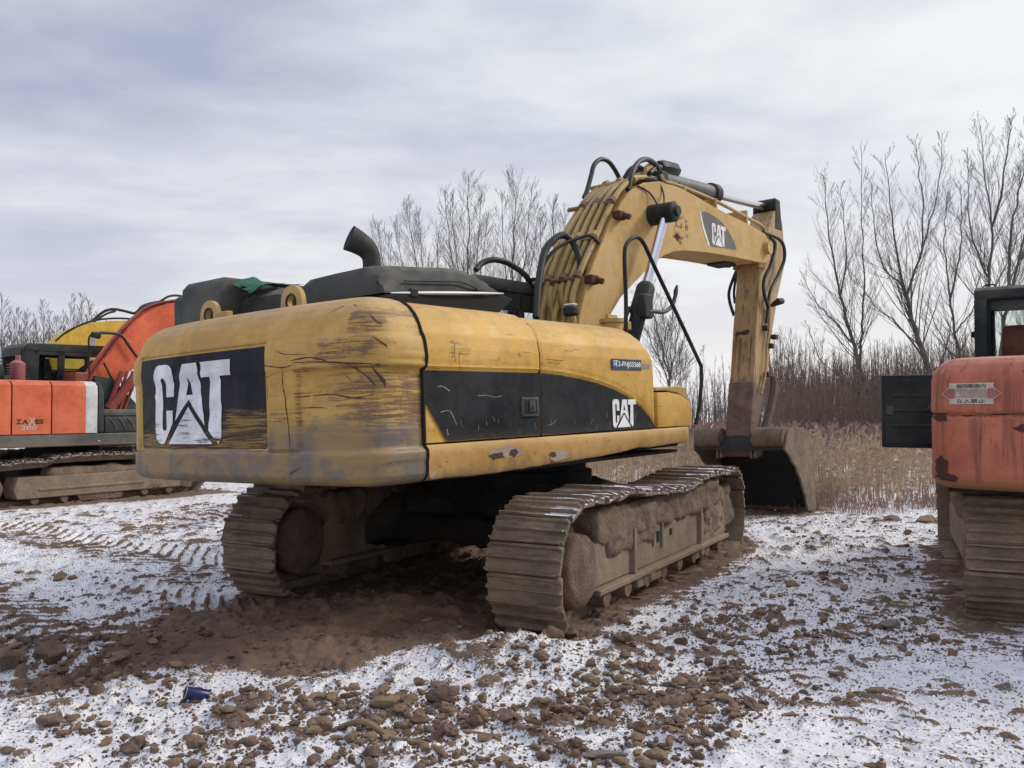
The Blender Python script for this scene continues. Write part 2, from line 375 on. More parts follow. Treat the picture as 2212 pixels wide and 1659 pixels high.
def part(name, g, mat, parent, M=None, smooth=30): return link(name, mesh(name, g, mat, smooth), parent, M)
def poly2d(loops, mapping, cuts=0.0, thick=0.0):
    """filled 2-D polygon with holes, cut into strips, mapped to 3-D"""
    b = bmesh.new()
    tri = tessellate_polygon([[Vector((p[0], p[1], 0)) for p in l] for l in loops])
    vs = [b.verts.new((p[0], p[1], 0)) for l in loops for p in l]
    for t in tri:
        try: b.faces.new([vs[i] for i in t])
        except ValueError: pass
    if cuts:
        xs = [v.co.x for v in b.verts]; x = min(xs) + cuts
        while x < max(xs):
            bmesh.ops.bisect_plane(b, geom=b.verts[:] + b.edges[:] + b.faces[:], plane_co=(x, 0, 0), plane_no=(1, 0, 0)); x += cuts
    bmesh.ops.recalc_face_normals(b, faces=b.faces)
    for v in b.verts: v.co = mapping(v.co.x, v.co.y)
    g = G(); return g.bm(b)
CATL = dict(
 C=[[(0, .12), (0, .88), (.012, .94), (.045, .985), (.09, 1), (.19, 1), (.235, .985), (.268, .94), (.28, .88), (.28, .59), (.17, .59), (.17, .80), (.155, .83), (.125, .83), (.11, .80), (.11, .20), (.125, .17), (.155, .17), (.17, .20), (.17, .42), (.262, .42), (.258, .26), (.125, 0), (.08, 0), (.035, .03), (.01, .07)]],
 A=[[(.405, .985), (.60, .985), (.672, .22), (.47, .545), (.295, .29)], [(.485, .82), (.438, .60), (.525, .60)]],
 W=[[(.19, 0), (.47, .455), (.745, 0)]],
 T=[[(.645, .985), (1.0, .985), (1.0, .80), (.875, .80), (.862, .09), (.85, .04), (.815, 0), (.775, .06), (.715, .16), (.755, .80), (.655, .80)]])
def catlogo(parent, mapping, mat, cuts=0.05, M=None):
    for k in 'CAWT':
        part('logo_letter' if k != 'W' else 'logo_triangle', poly2d(CATL[k], mapping, cuts), mat, parent, M, 0)
def textmesh(txt, w, h, bold=0.0):
    cu = bpy.data.curves.new('text', 'FONT'); cu.body = txt; cu.size = 1; cu.offset = bold; cu.resolution_u = 3
    o = bpy.data.objects.new('text', cu); COL.objects.link(o)
    dg = bpy.context.evaluated_depsgraph_get(); me = bpy.data.meshes.new_from_object(o.evaluated_get(dg))
    v = np.array([x.co[:] for x in me.vertices]); f = [tuple(p.vertices) for p in me.polygons]
    bpy.data.objects.remove(o); bpy.data.curves.remove(cu); bpy.data.meshes.remove(me)
    if len(v) == 0: return [], []
    lo = v.min(0); hi = v.max(0); v = (v - lo) / np.maximum(hi - lo, 1e-6)
    return [(a * w, c * h) for a, c, _ in v], f
def textpart(name, txt, w, h, mapping, mat, parent, bold=.01):
    v, f = textmesh(txt, w, h, bold); g = G(); g.add([mapping(a, c) for a, c in v], f); return part(name, g, mat, parent, None, 0)

# ------------------------------------------------------------------ ground
Hc = (math.sin(R(29)), math.cos(R(29))); Rc = (math.cos(R(29)), -math.sin(R(29)))
def seg_dist(x, y, a, b):
    ax, ay = a; bx, by = b; L = math.hypot(bx - ax, by - ay); ux, uy = (bx - ax) / L, (by - ay) / L
    t = (x - ax) * ux + (y - ay) * uy; d = (x - ax) * -uy + (y - ay) * ux; return t, d, L
BANDS = []
for a, b2, w, p, sk in [((590, 1302), (130, 1215), .55, .20, 1.3), ((520, 1235), (-60, 1130), .6, .21, -1.2), ((300, 1160), (500, 1090), .7, .22, 1.0), ((300, 1450), (-300, 1210), .5, .2, .8),
                        ((2120, 1440), (1990, 1120), .55, .18, .2), ((2330, 1659), (2090, 1420), .6, .13, .15), ((1900, 1760), (1740, 1230), .6, .14, .5), ((1440, 1330), (1640, 1215), .5, .2, .9), ((2130, 1780), (1930, 1350), .6, .13, -.3)]:
    BANDS.append((gnd(*a), gnd(*b2), w, p, sk, 1.0 if a[0] < 700 else .45))
def inpoly(x, y, pts):
    c = np.zeros(np.shape(x), bool); n = len(pts); j = n - 1
    for i in range(n):
        xi, yi = pts[i]; xj, yj = pts[j]
        k = ((yi > y) != (yj > y)) & (x < (xj - xi) * (y - yi) / (yj - yi + 1e-12) + xi); c ^= k; j = i
    return c
BARE = [gnd(*p) for p in [(330, 1345), (470, 1300), (545, 1285), (600, 1250), (700, 1180), (900, 1120), (1300, 1100), (1560, 1120), (1630, 1180), (1560, 1240), (1420, 1300), (1300, 1360), (1225, 1400), (1130, 1385), (1110, 1400), (900, 1420), (800, 1445), (640, 1470), (520, 1455), (420, 1440), (330, 1440), (200, 1475), (0, 1520), (0, 1490), (230, 1430)]]
BUCK = [gnd(*p) for p in [(1480, 1000), (1480, 1120), (1755, 1120), (1850, 1040)]]
def soft_in(x, y, pts, w):
    c = 0
    for dx, dy in ((0, 0), (w, 0), (-w, 0), (0, w), (0, -w), (w * .7, w * .7), (-w * .7, w * .7), (w * .7, -w * .7), (-w * .7, -w * .7)): c = c + inpoly(x + dx, y + dy, pts)
    return c / 9.0
def bandrid(x, y):
    rid = np.zeros(np.shape(x)); ins = np.zeros(np.shape(x))
    wob = (fbm(x * 1.3, y * 1.3, 71, 3) - .5) * .12
    for a, b2, w, p, sk, stg in BANDS:
        t, d, L = seg_dist(x, y, a, b2); d = d + wob
        m = ss(w, w * .82, np.abs(d)) * ss(-.2, .1, t) * ss(L + .2, L - .1, t)
        m = m * ss(.30, .5, fbm(x * .9, y * .9, 33, 3))
        s = np.sin((t + sk * np.abs(d)) * 2 * math.pi / p)
        rid = np.maximum(rid, m * ss(.35, .8, s) * stg); ins = np.maximum(ins, m)
    return rid, ins
def gheight(x, y, det=True):
    r = np.hypot(x, y)
    h = (fbm(x * .35, y * .35, 1, 3) - .5) * .10 * ss(60, 12, r) + (fbm(x * 1.1, y * 1.1, 5, 3) - .5) * .075
    h = h + ss(40, 300, y) * 0.0
    # mound of dug earth behind the tracks, berm in front of the right track
    t, d, L = seg_dist(x, y, gnd(520, 1400), gnd(1290, 1440)); h = h + .07 * np.exp(-(d / .45) ** 2) * ss(-.8, .3, t) * ss(L + .6, L - .2, t)
    cx, cy = gnd(1130, 1440); h = h + .10 * np.exp(-(((x - cx) / .5) ** 2 + ((y - cy) / .3) ** 2))
    cx, cy = gnd(820, 1330); h = h + .10 * np.exp(-(((x - cx) / 1.0) ** 2 + ((y - cy) / .7) ** 2))
    t, d, L = seg_dist(x, y, gnd(0, 1440), gnd(330, 1400)); h = h + .09 * np.exp(-(d / .25) ** 2) * ss(-.5, .2, t) * ss(L + .4, L, t)
    t, d, L = seg_dist(x, y, gnd(1290, 1420), gnd(1800, 1290)); h = h + .05 * np.exp(-(d / .3) ** 2) * ss(-.3, .2, t) * ss(L + .4, L, t)
    # keep it flat where tracks stand
    for (fx, fy, hd, xo) in ((.1, 9.08, 29, 1.4), (.1, 9.08, 29, -1.4), (-8.28, 16.26, 39, 1.15), (5.62, 8.12, 23.2, -1.15)):
        c, s = math.cos(R(hd)), math.sin(R(hd)); lx = (x - fx) * c - (y - fy) * s; ly = (x - fx) * s + (y - fy) * c
        k = ss(.55, .3, np.abs(lx - xo)) * ss(2.9, 2.4, np.abs(ly)); h = h * (1 - k) + k * .012
    rid, ins = bandrid(x, y)
    h = h - .018 * ins * ss(40, 20, r) + .040 * rid * ss(40, 20, r)
    if det:
        n1 = fbm(x * 7, y * 7, 11, 4, .55); n2 = fbm(x * 22, y * 22, 21, 3, .6)
        e = (ss(.46, .78, n1) * .05 + (n2 - .5) * .022) * ss(30, 14, r) * (1 - .45 * ins)
        h = h + e
    return h
def dens(vx, vy):
    """how many clods lie where (measured from the photo's ground, as fields on the ground plane)"""
    d = .10
    d = d + 1.0 * np.exp(-((vx - 800) / 620) ** 2 - ((vy - 1560) / 70) ** 2)
    d = d + .8 * np.exp(-((vx - 1380) / 230) ** 2 - ((vy - 1480) / 90) ** 2)
    d = d + .7 * np.exp(-((vx - 1640) / 230) ** 2 - ((vy - 1370) / 70) ** 2)
    d = d + .5 * np.exp(-((vx - 1980) / 140) ** 2 - ((vy - 1280) / 140) ** 2)
    d = d + .6 * np.exp(-((vx - 120) / 260) ** 2 - ((vy - 1420) / 60) ** 2)
    d = d + .35 * np.exp(-((vx - 1700) / 500) ** 2 - ((vy - 1150) / 60) ** 2)
    d = d - .20 * np.exp(-((vx - 2020) / 200) ** 2 - ((vy - 1520) / 120) ** 2) - .15 * np.exp(-((vx - 1900) / 100) ** 2 - ((vy - 1330) / 60) ** 2)
    return np.clip(d, 0.02, 1)
def make_ground():
    th = np.concatenate([np.linspace(-180, -46, 40)[:-1], np.linspace(-46, -35, 40)[:-1], np.linspace(-35, 35, 640)[:-1], np.linspace(35, 46, 40)[:-1], np.linspace(46, 180, 40)]) * math.pi / 180
    rr = np.concatenate([[.05, .5, 1.2, 1.9], np.geomspace(2.3, 16, 620), np.geomspace(16.2, 60, 130), np.geomspace(62, 1500, 40)])
    T, Rr = np.meshgrid(th, rr); x = Rr * np.sin(T); y = Rr * np.cos(T)
    z = gheight(x, y)
    r = Rr
    n1 = fbm(x * 7, y * 7, 11, 4, .55); n2 = fbm(x * 22, y * 22, 21, 3, .6)
    big = fbm(x * .8, y * .8, 41, 3); med = fbm(x * 2.6, y * 2.6, 44, 3)
    rid, ins = bandrid(x, y)
    snow = 1.0 + (big - .5) * .6 + (med - .5) * .5 - ss(.46, .72, n1) * .85 - (n2 - .5) * .5 - rid * 1.25 + ins * .38
    vx, vy = tov(x, np.maximum(y, .5), 0 * x)
    bare = soft_in(x, y, BARE, .16)
    snow = snow - bare * 1.6 - .40 * np.clip(dens(vx, vy) - .35, 0, 1) * (r < 16)
    c, s = math.cos(R(23.2)), math.sin(R(23.2)); lx = (x - 5.62) * c - (y - 8.12) * s; ly = (x - 5.62) * s + (y - 8.12) * c
    snow = snow - .9 * ss(1.75, 1.45, np.abs(lx)) * ss(3.0, 2.3, np.abs(ly)) - .12 * ss(.8, .2, np.abs(lx + 1.9)) * ss(3.4, 2, np.abs(ly))
    c, s = math.cos(R(39)), math.sin(R(39)); lx = (x + 8.28) * c - (y - 16.26) * s; ly = (x + 8.28) * s + (y - 16.26) * c
    snow = snow - 1.2 * ss(2.0, 1.5, np.abs(lx)) * ss(2.9, 2.3, np.abs(ly))
    c, s = math.cos(R(38)), math.sin(R(38)); lx = (x - .1) * c - (y - 9.08) * s; ly = (x - .1) * s + (y - 9.08) * c
    snow = snow - .9 * soft_in(x, y, BUCK, .2)
    snow = np.where(r > 16, snow * .8 + .05, snow)
    fld = ss(15, 19, y) * ss(-2, 3, x)
    snow = snow - .25 * fld
    v = np.stack([x.ravel(), y.ravel(), z.ravel()], 1); nu, nv = x.shape
    i = np.arange((nu - 1) * nv).reshape(nu - 1, nv)[:, :-1].ravel()
    q = np.stack([i, i + 1, i + nv + 1, i + nv], 1)
    me = bpy.data.meshes.new('ground'); me.vertices.add(len(v)); me.vertices.foreach_set('co', v.ravel())
    me.loops.add(q.size); me.loops.foreach_set('vertex_index', q.ravel().astype(np.int32))
    me.polygons.add(len(q)); me.polygons.foreach_set('loop_start', np.arange(0, q.size, 4, dtype=np.int32))
    me.polygons.foreach_set('loop_total', np.full(len(q), 4, np.int32)); me.update(calc_edges=True)
    me.flip_normals() if me.polygons[100000].normal.z < 0 else None
    a = me.attributes.new('snow', 'FLOAT', 'POINT'); a.data.foreach_set('value', snow.ravel().astype(np.float32))
    me.polygons.foreach_set('use_smooth', [True] * len(q))
    m, nt, b = newmat('snowy_churned_earth')
    pos = node(nt, 'ShaderNodeNewGeometry').outputs['Position']
    sn = node(nt, 'ShaderNodeAttribute', attribute_name='snow').outputs['Fac']
    f1 = noise(nt, pos, 34, 7, .68); f2 = noise(nt, pos, 8, 5, .6); f3 = noise(nt, pos, 110, 4, .6)
    s1 = mth(nt, 'ADD', sn, mth(nt, 'MULTIPLY', mth(nt, 'SUBTRACT', f1, .5), 1.1))
    s1 = mth(nt, 'ADD', s1, mth(nt, 'MULTIPLY', mth(nt, 'SUBTRACT', f2, .5), .6))
    s1 = mth(nt, 'ADD', s1, mth(nt, 'MULTIPLY', mth(nt, 'SUBTRACT', f3, .5), 1.0))
    s1 = mth(nt, 'SUBTRACT', s1, mth(nt, 'MULTIPLY', sstep(nt, noise(nt, pos, 60, 3, .5), .56, .62), .9))
    f = sstep(nt, s1, .12, .32)
    big = noise(nt, pos, .9, 5, .6)
    soil = mixc(nt, sstep(nt, big, .35, .65), (0.155, 0.092, 0.060), (0.185, 0.122, 0.078))
    soil = mixc(nt, sstep(nt, f2, .35, .7), soil, (0.110, 0.066, 0.047))
    soil = mixc(nt, mth(nt, 'MULTIPLY', sstep(nt, f3, .45, .75), .5), soil, (0.24, 0.175, 0.13))
    snc = mixc(nt, sstep(nt, f2, .3, .7), (.66, .665, .69), (.80, .80, .80))
    snc = mixc(nt, mth(nt, 'MULTIPLY', sstep(nt, f1, .42, .30), .5), snc, (.45, .40, .37))
    col = mixc(nt, f, soil, snc)
    h = mth(nt, 'ADD', mth(nt, 'ADD', mth(nt, 'MULTIPLY', f1, .9), mth(nt, 'MULTIPLY', f3, .5)), mth(nt, 'MULTIPLY', f, .35))
    setc(nt, b, col, sstep(nt, f, 0, 1, .95, .7), None, h, .02, .8)
    me.materials.append(m)
    o = link('ground', me); o['kind'] = 'structure'
    return o
make_ground()

# ------------------------------------------------------------------ clods
def clodmesh(seed, sub, flat=1.0, jag=.35, mat=None):
    b = bmesh.new(); bmesh.ops.create_icosphere(b, subdivisions=sub, radius=1)
    rs = np.random.default_rng(seed); A = rs.normal(size=(13, 3)); A /= np.linalg.norm(A, axis=1)[:, None]; D = rs.uniform(.50, .86, 13)
    off = rs.uniform(0, 50, 3)
    for v in b.verts:
        p = np.array(v.co[:]); d = p @ A.T
        k = 1.0
        for i in range(13):
            if d[i] > D[i]: k = min(k, D[i] / d[i])
        n = float(fbm(np.array([p[0] * 2 + p[2] + off[0]]), np.array([p[1] * 2 - p[2] + off[1]]), seed, 3)[0])
        k *= 1 + (n - .5) * jag * .8
        v.co = Vector(p * k)
        v.co.z *= flat
    me = bpy.data.meshes.new('clod'); b.to_mesh(me); b.free()
    if mat: me.materials.append(mat)
    me.polygons.foreach_set('use_smooth', [True] * len(me.polygons)); me.set_sharp_from_angle(angle=R(24))
    return me
BIG = [clodmesh(100 + i, 3, .68, .8, (M_clod, M_clodb, M_clod, M_mudred)[i % 4]) for i in range(12)]
SM = [clodmesh(200 + i, 2, .62, .7) for i in range(10)]
TINY = [clodmesh(300 + i, 1, .8, .4) for i in range(6)]
def blocked(x, y):
    o = np.zeros(np.shape(x), bool)
    for (fx, fy, hd, xo, hw, hl) in ((.1, 9.08, 29, 1.4, .42, 2.7), (.1, 9.08, 29, -1.4, .42, 2.7), (-8.28, 16.26, 39, 1.15, .45, 2.4), (5.62, 8.12, 23.2, -1.15, .45, 2.4)):
        c, s = math.cos(R(hd)), math.sin(R(hd)); lx = (x - fx) * c - (y - fy) * s; ly = (x - fx) * s + (y - fy) * c
        o |= (np.abs(lx - xo) < hw) & (np.abs(ly) < hl)
    return o
def scatter(n, r0, r1, size, power):
    out = []
    while len(out) < n:
        k = n * 3
        th = RNG.uniform(-37, 37, k) * math.pi / 180; r = np.exp(RNG.uniform(math.log(r0), math.log(r1), k))
        x = r * np.sin(th); y = r * np.cos(th); vx, vy = tov(x, y, 0 * x)
        w = dens(vx, vy) * (.35 + 1.3 * ss(.42, .62, fbm(x * 2.2, y * 2.2, 91, 3)))
        ok = (RNG.uniform(0, 1, k) < w) & ~blocked(x, y)
        sz = size[0] + (size[1] - size[0]) * RNG.uniform(0, 1, k) ** power
        for a, b2, c in zip(x[ok], y[ok], sz[ok]): out.append((a, b2, c))
    return np.array(out[:n])
def rotm(s): 
    e = Matrix.Rotation(random.uniform(0, 6.28), 4, 'Z') @ Matrix.Rotation(random.uniform(-.35, .35), 4, 'X') @ Matrix.Rotation(random.uniform(-.35, .35), 4, 'Y')
    return e @ Matrix.Diagonal((s * random.uniform(.8, 1.35), s * random.uniform(.7, 1.1), s * random.uniform(.75, 1.1), 1))
def joined(name, pts, srcs, mat, label, sink=.25):
    V = []; F = []; o = 0
    gh = gheight(pts[:, 0], pts[:, 1])
    src = []
    for me in srcs:
        v = np.empty(len(me.vertices) * 3); me.vertices.foreach_get('co', v); f = np.empty(len(me.polygons) * 3, np.int32); me.polygons.foreach_get('vertices', f)
        src.append((v.reshape(-1, 3), f.reshape(-1, 3)))
    for i, (x, y, s) in enumerate(pts):
        v, f = src[i % len(src)]; a = RNG.uniform(0, 6.28); c, sn = math.cos(a), math.sin(a)
        k = RNG.uniform(.55, 1.5, 3) * s; w = v * k; t = RNG.uniform(-.4, .4)
        w = np.stack([w[:, 0] * c - w[:, 1] * sn, w[:, 0] * sn + w[:, 1] * c, w[:, 2] + w[:, 0] * t * .3], 1)
        w += (x, y, gh[i] + s * (.6 - sink)); V.append(w); F.append(f + o); o += len(v)
    V = np.concatenate(V); F = np.concatenate(F)
    me = bpy.data.meshes.new(name); me.vertices.add(len(V)); me.vertices.foreach_set('co', V.ravel()); me.loops.add(F.size); me.loops.foreach_set('vertex_index', F.ravel().astype(np.int32))
    me.polygons.add(len(F)); me.polygons.foreach_set('loop_start', np.arange(0, F.size, 3, dtype=np.int32)); me.polygons.foreach_set('loop_total', np.full(len(F), 3, np.int32)); me.update(calc_edges=True)
    me.polygons.foreach_set('use_smooth', [True] * len(F)); me.set_sharp_from_angle(angle=R(45))
    me.materials.append(mat); ob = link(name, me); ob['kind'] = 'stuff'; tag(ob, label, 'rubble'); return ob
joined('small_rubble', scatter(5200, 2.5, 15, (.007, .032), 2.6), SM, M_clod, 'scattered small brown earth clods on the snowy churned ground')
joined('small_rubble', scatter(2400, 2.5, 11, (.008, .044), 2.6), SM, M_clodb, 'paler ochre earth crumbs mixed over the snow in front')
joined('crumbs', scatter(16000, 2.5, 20, (.005, .013), 1.3), TINY, M_clod, 'fine dark crumbs of soil sprinkled over the snow')
pb = scatter(200, 2.6, 13, (.026, .068), 1.8)
gh = gheight(pb[:, 0], pb[:, 1])
for i, (x, y, s) in enumerate(pb):
    o = link('earth_clod', BIG[i % len(BIG)], None, Matrix.Translation((x, y, gh[i] + s * .25)) @ rotm(s))
    vx, vy = tov(x, y, 0.0); sz = 'large' if s > .048 else 'small'; cn = ('dark brown', 'ochre', 'brown', 'reddish')[(i % len(BIG)) % 4]
    zn = ('in the foreground rubble band' if vy > 1500 and vx < 1300 else 'on the snow at the bottom right' if vy > 1470 else 'on snow near the big rounded left clods' if vx < 520 else
          'between near track and right excavator' if vx > 1250 and vy > 1230 else 'behind the near track towards the reeds' if vx > 1250 else 'on bare earth behind the main excavator')
    tag(o, f'{sz} {cn} clod lying loose {zn}', 'clod', 'loose earth clods on the snowy ground')
def special(vx, vy, s, sy, sz, me, label, rz=0, name='earth_clod', cat='clod', sink=.3):
    x, y = gnd(vx, vy); h = float(gheight(np.array([x]), np.array([y]))[0])
    o = link(name, me, None, Matrix.Translation((x, y, h + sz * (.75 - sink))) @ Matrix.Rotation(rz, 4, 'Z') @ Matrix.Diagonal((s, sy, sz, 1)))
    tag(o, label, cat); return o
STN = clodmesh(401, 3, .6, .4, M_stone)
special(110, 1440, .12, .10, .13, BIG[2], 'biggest rounded brown clod near the left edge, beside two smaller ones')
special(12, 1455, .12, .10, .12, BIG[6], 'large brown clod cut by the left edge of the photo')
special(185, 1400, .075, .06, .06, BIG[4], 'smooth oval brown clod right behind the biggest left clod')
special(275, 1415, .08, .06, .055, BIG[8], 'flat brown clod to the right of the biggest left clod')
special(112, 1568, .07, .06, .065, BIG[3], 'reddish broken clod in two lumps on snow at lower left')
special(1925, 1370, .10, .07, .07, STN, 'greyish flat stone on smooth snow before the right excavator', .5, 'stone', 'stone')
special(1300, 1638, .13, .045, .03, STN, 'long flat pale grey stone near the bottom edge', .1, 'stone', 'stone')
special(830, 1530, .12, .07, .07, BIG[5], 'long blocky ochre clod in the middle of the rubble band', .1)
special(955, 1520, .10, .09, .08, BIG[7], 'blocky reddish clod right of the long ochre one')
special(690, 1585, .10, .055, .07, BIG[1], 'square topped ochre clod left of the yellow stick', .4)
special(1190, 1425, .10, .08, .08, BIG[0], 'rounded dark clod just below the near track')
special(1345, 1430, .09, .06, .05, BIG[10], 'reddish clod lying right of the near track')
special(2000, 1130, .20, .13, .11, BIG[9], 'far brown lump at the edge of the reeds', .2)
special(1925, 1125, .22, .13, .10, BIG[11], 'pale brown far lump beside the reeds', .6)
# sticks and the tin can
def stick(pts, r, label):
    g = G(); P = []
    for vx, vy in pts:
        x, y = gnd(vx, vy); P.append((x, y, float(gheight(np.array([x]), np.array([y]))[0]) + r * .7))
    g.tube(P, [r * .8] + [r] * (len(P) - 2) + [r * .75], 8, 4); o = link('stick', mesh('stick', g, M_stick)); tag(o, label, 'stick')
stick([(740, 1580), (790, 1592), (850, 1606), (905, 1611)], .017, 'long yellowish curved stick lying on snow in the foreground')
stick([(905, 1612), (945, 1625), (965, 1640)], .017, 'short brown stick end touching the long yellow one')
stick([(1000, 1582), (1060, 1588), (1080, 1600)], .012, 'short straight yellowish stick on snow beside small clods')
cx, cy = gnd(425, 1512); cz = float(gheight(np.array([cx]), np.array([cy]))[0])
CS = Matrix.Scale(.78, 4)
can = thing('tin_can', 'blue tin can lying on its side with open bare metal mouth', 'can', (cx, cy, cz))
CM = Matrix.Translation((cx, cy, cz + .045)) @ Matrix.Rotation(R(28), 4, 'Z') @ Matrix.Rotation(R(-72), 4, 'Y') @ CS
g = G(); g.tube([(0, 0, .085), (0, 0, .08), (0, 0, -.075), (0, 0, -.08)], [.043, .045, .045, .042], 20, 0, False); part('can_body', g, M_can, can, CM, 50)
g = G(); g.tube([(0, 0, .079), (0, 0, -.07)], .041, 20, 0, False); g.add([(math.cos(a) * .041, math.sin(a) * .041, -.07) for a in np.linspace(0, 6.283, 21)[:-1]], [tuple(range(20))]); part('can_lining', g, M_tin, can, CM, 50)
g = G(); g.tube([(math.cos(a) * .045, math.sin(a) * .045, .084) for a in np.linspace(0, 6.283, 25)], .0035, 6, 0, False); part('can_rim', g, M_tin, can, CM)
g = G(); g.tube([(.045 + .0, 0, .08), (.075, 0, .11), (.06, 0, .15), (0, 0, .165), (-.05, 0, .14), (-.045, 0, .08)], .002, 5, 5); part('can_handle', g, M_tin, can, CM)

# ------------------------------------------------------------------ tracks
def shoe_mesh(w, mat, pitch, seed):
    h = pitch / 2
    pts = [(-h * 1.03, -.012), (-h * 1.03, .050), (-h * .90, .055), (-h * .80, .012), (-h * .14, .012), (-h * .06, .044), (h * .06, .044), (h * .16, .012), (h * .68, .012), (h * .76, .036), (h * .90, .036), (h * 1.08, -.012)]
    b = bmesh.new(); rs = random.Random(seed); xs = [-w / 2 + rs.uniform(-.012, .012), -w / 2 + rs.uniform(.025, .05), rs.uniform(-.1, .1), w / 2 - rs.uniform(.025, .05), w / 2 + rs.uniform(-.012, .012)]; rows = []
    for i, x in enumerate(xs):
        k = .86 if i in (0, 4) else 1.0
        rows.append([b.verts.new((x, p[0] * k + rs.uniform(-.006, .006), p[1] * (1 if i not in (0, 4) else .75) + rs.uniform(-.007, .007))) for p in pts])
    n = len(pts)
    for i in range(4):
        for j in range(n): b.faces.new((rows[i][j], rows[i][(j + 1) % n], rows[i + 1][(j + 1) % n], rows[i + 1][j]))
    b.faces.new(rows[0][::-1]); b.faces.new(rows[-1]); bmesh.ops.recalc_face_normals(b, faces=b.faces)
    g = G(); g.bm(b); return mesh('track_shoe', g, mat, 25)
M_shadedirt = mudmat('shade_painted_dirt', (0.05, 0.036, 0.027), (0.028, 0.02, 0.016), .0, 5, .95, .02)  # shade beneath the machine, painted into the mud colour
def stadium(L, ro, zc, sag, zf=None, hump=None):
    """closed loop of (y, z) with tangents, rear at -L/2"""
    zf = zf or zc; P = []
    yr, yf = -L / 2 + ro, L / 2 - ro
    for a in np.linspace(-90, -270, 40): P.append((yr + ro * math.cos(R(a)), zc + ro * math.sin(R(a))))
    for t in np.linspace(0, 1, 60)[1:-1]:
        z = zc + ro + (zf - zc) * t - sag * math.sin(math.pi * t) ** 1.0
        if hump: z += hump(t)
        P.append((yr + (yf - yr) * t, z))
    for a in np.linspace(90, -90, 40): P.append((yf + ro * math.cos(R(a)), zf + ro * math.sin(R(a))))
    P.append((yf, P[-1][1])) if False else None
    P.append(P[0]); P = np.array(P); d = np.r_[0, np.cumsum(np.hypot(*np.diff(P, axis=0).T))]
    def at(s):
        s = s % d[-1]; y = np.interp(s, d, P[:, 0]); z = np.interp(s, d, P[:, 1])
        y2 = np.interp((s + .02) % d[-1], d, P[:, 0]); z2 = np.interp((s + .02) % d[-1], d, P[:, 1])
        return y, z, math.atan2(z2 - z, y2 - y)
    return at, d[-1]
def track_unit(parent, FR, side, xc, w, L, ro, pitch, frame_w=.36, sag=.04, zc=None, hump=None, detail=True, snow=True, mudtop=True):
    zc = zc or ro - .005
    at, per = stadium(L, ro, zc, sag, None, hump); n = round(per / pitch); p = per / n
    sh = [shoe_mesh(w, M_shoesnow if snow else M_shoe, p, 5 + k) for k in range(9)]
    for k in range(n):
        y, z, a = at(k * p)
        # normal points outward; path runs clockwise seen from +x (rear up, top forward)
        ty, tz = math.cos(a), math.sin(a); ny, nz = -tz, ty
        sx = 1 if side > 0 else -1
        Mx = Matrix(((1, 0, 0, xc), (0, ty, ny, y), (0, tz, nz, z), (0, 0, 0, 1)))
        if sx < 0: Mx = Mx @ Matrix.Rotation(math.pi, 4, 'Z')
        Mx = Mx @ Matrix.Rotation(random.gauss(0, .075), 4, 'X') @ Matrix.Rotation(random.uniform(-.02, .02), 4, 'Y') @ Matrix.Translation((random.uniform(-.008, .008), 0, random.uniform(-.006, .006)))
        link('track_shoe', sh[(k * 5) % 9], parent, FR @ Mx)
    g = G()
    for dx in (-.075, .075):
        A = []; 
        for k in range(121):
            y, z, a = at(per * k / 120); ny, nz = -math.sin(a), math.cos(a)
            A.append([(xc + dx - .02, y - ny * .014, z - nz * .014), (xc + dx + .02, y - ny * .014, z - nz * .014), (xc + dx + .02, y - ny * .11, z - nz * .11), (xc + dx - .02, y - ny * .11, z - nz * .11), (xc + dx - .02, y - ny * .014, z - nz * .014)])
        g.grid(A)
    part('track_chain', g, M_shoe, parent, FR)
    yr, yf = -L / 2 + ro, L / 2 - ro; ri = ro - .115
    o = 1 if side > 0 else -1
    for yy, nm in ((yr, 'drive_sprocket'), (yf, 'idler_wheel')):
        g = G(); g.tube([(xc - .06, yy, zc), (xc + .06, yy, zc)], ri, 28); g.tube([(xc - o * .1, yy, zc), (xc + o * .16, yy, zc)], ri * .72, 24)
        part(nm, g, M_mud, parent, FR)
    return at, per, yr, yf, zc
def lumpy(name, lo, hi, nx, amp, mat, parent, FR, seed=0, res=.03, roundness=.35, shear=0.0):
    """a box whose skin is pushed in and out: caked mud"""
    b = bmesh.new(); bmesh.ops.create_cube(b, size=1)
    d = Vector(hi) - Vector(lo); c = (Vector(hi) + Vector(lo)) / 2
    for ax in range(3):
        k = max(1, int(d[ax] / res)); no = Vector((0, 0, 0)); no[ax] = 1
        for i in range(1, k):
            co = Vector((0, 0, 0)); co[ax] = -.5 + i / k
            bmesh.ops.bisect_plane(b, geom=b.verts[:] + b.edges[:] + b.faces[:], plane_co=co, plane_no=no)
    m = min(d)
    dv = np.array(d[:]); p = np.array([v.co[:] for v in b.verts]) * dv; lim = dv / 2 - m * roundness
    q = np.clip(p, -lim, lim); dd = p - q; ln = np.linalg.norm(dd, axis=1, keepdims=True); nr = np.where(ln > 1e-6, dd / np.maximum(ln, 1e-6), (0, 0, 1.0))
    p = np.where(ln > 1e-6, q + nr * np.minimum(ln, m * roundness), p)
    n = fbm(p[:, 1] * 3.2 + p[:, 0] * 2 + seed * 7, p[:, 2] * 4 + seed + p[:, 0] * 3, seed, 4) - .5
    n2 = fbm(p[:, 1] * 13 + seed, p[:, 2] * 14 + p[:, 0] * 9, seed + 5, 4, .6) - .5
    p = p + np.array(c[:]) + nr * (n * amp * 2 + n2 * amp * 1.1)[:, None]
    p[:, 1] += shear * (p[:, 2] - 1.0)
    for v, w in zip(b.verts, p): v.co = w
    g = G(); g.bm(b); return part(name, g, mat, parent, FR, 60)
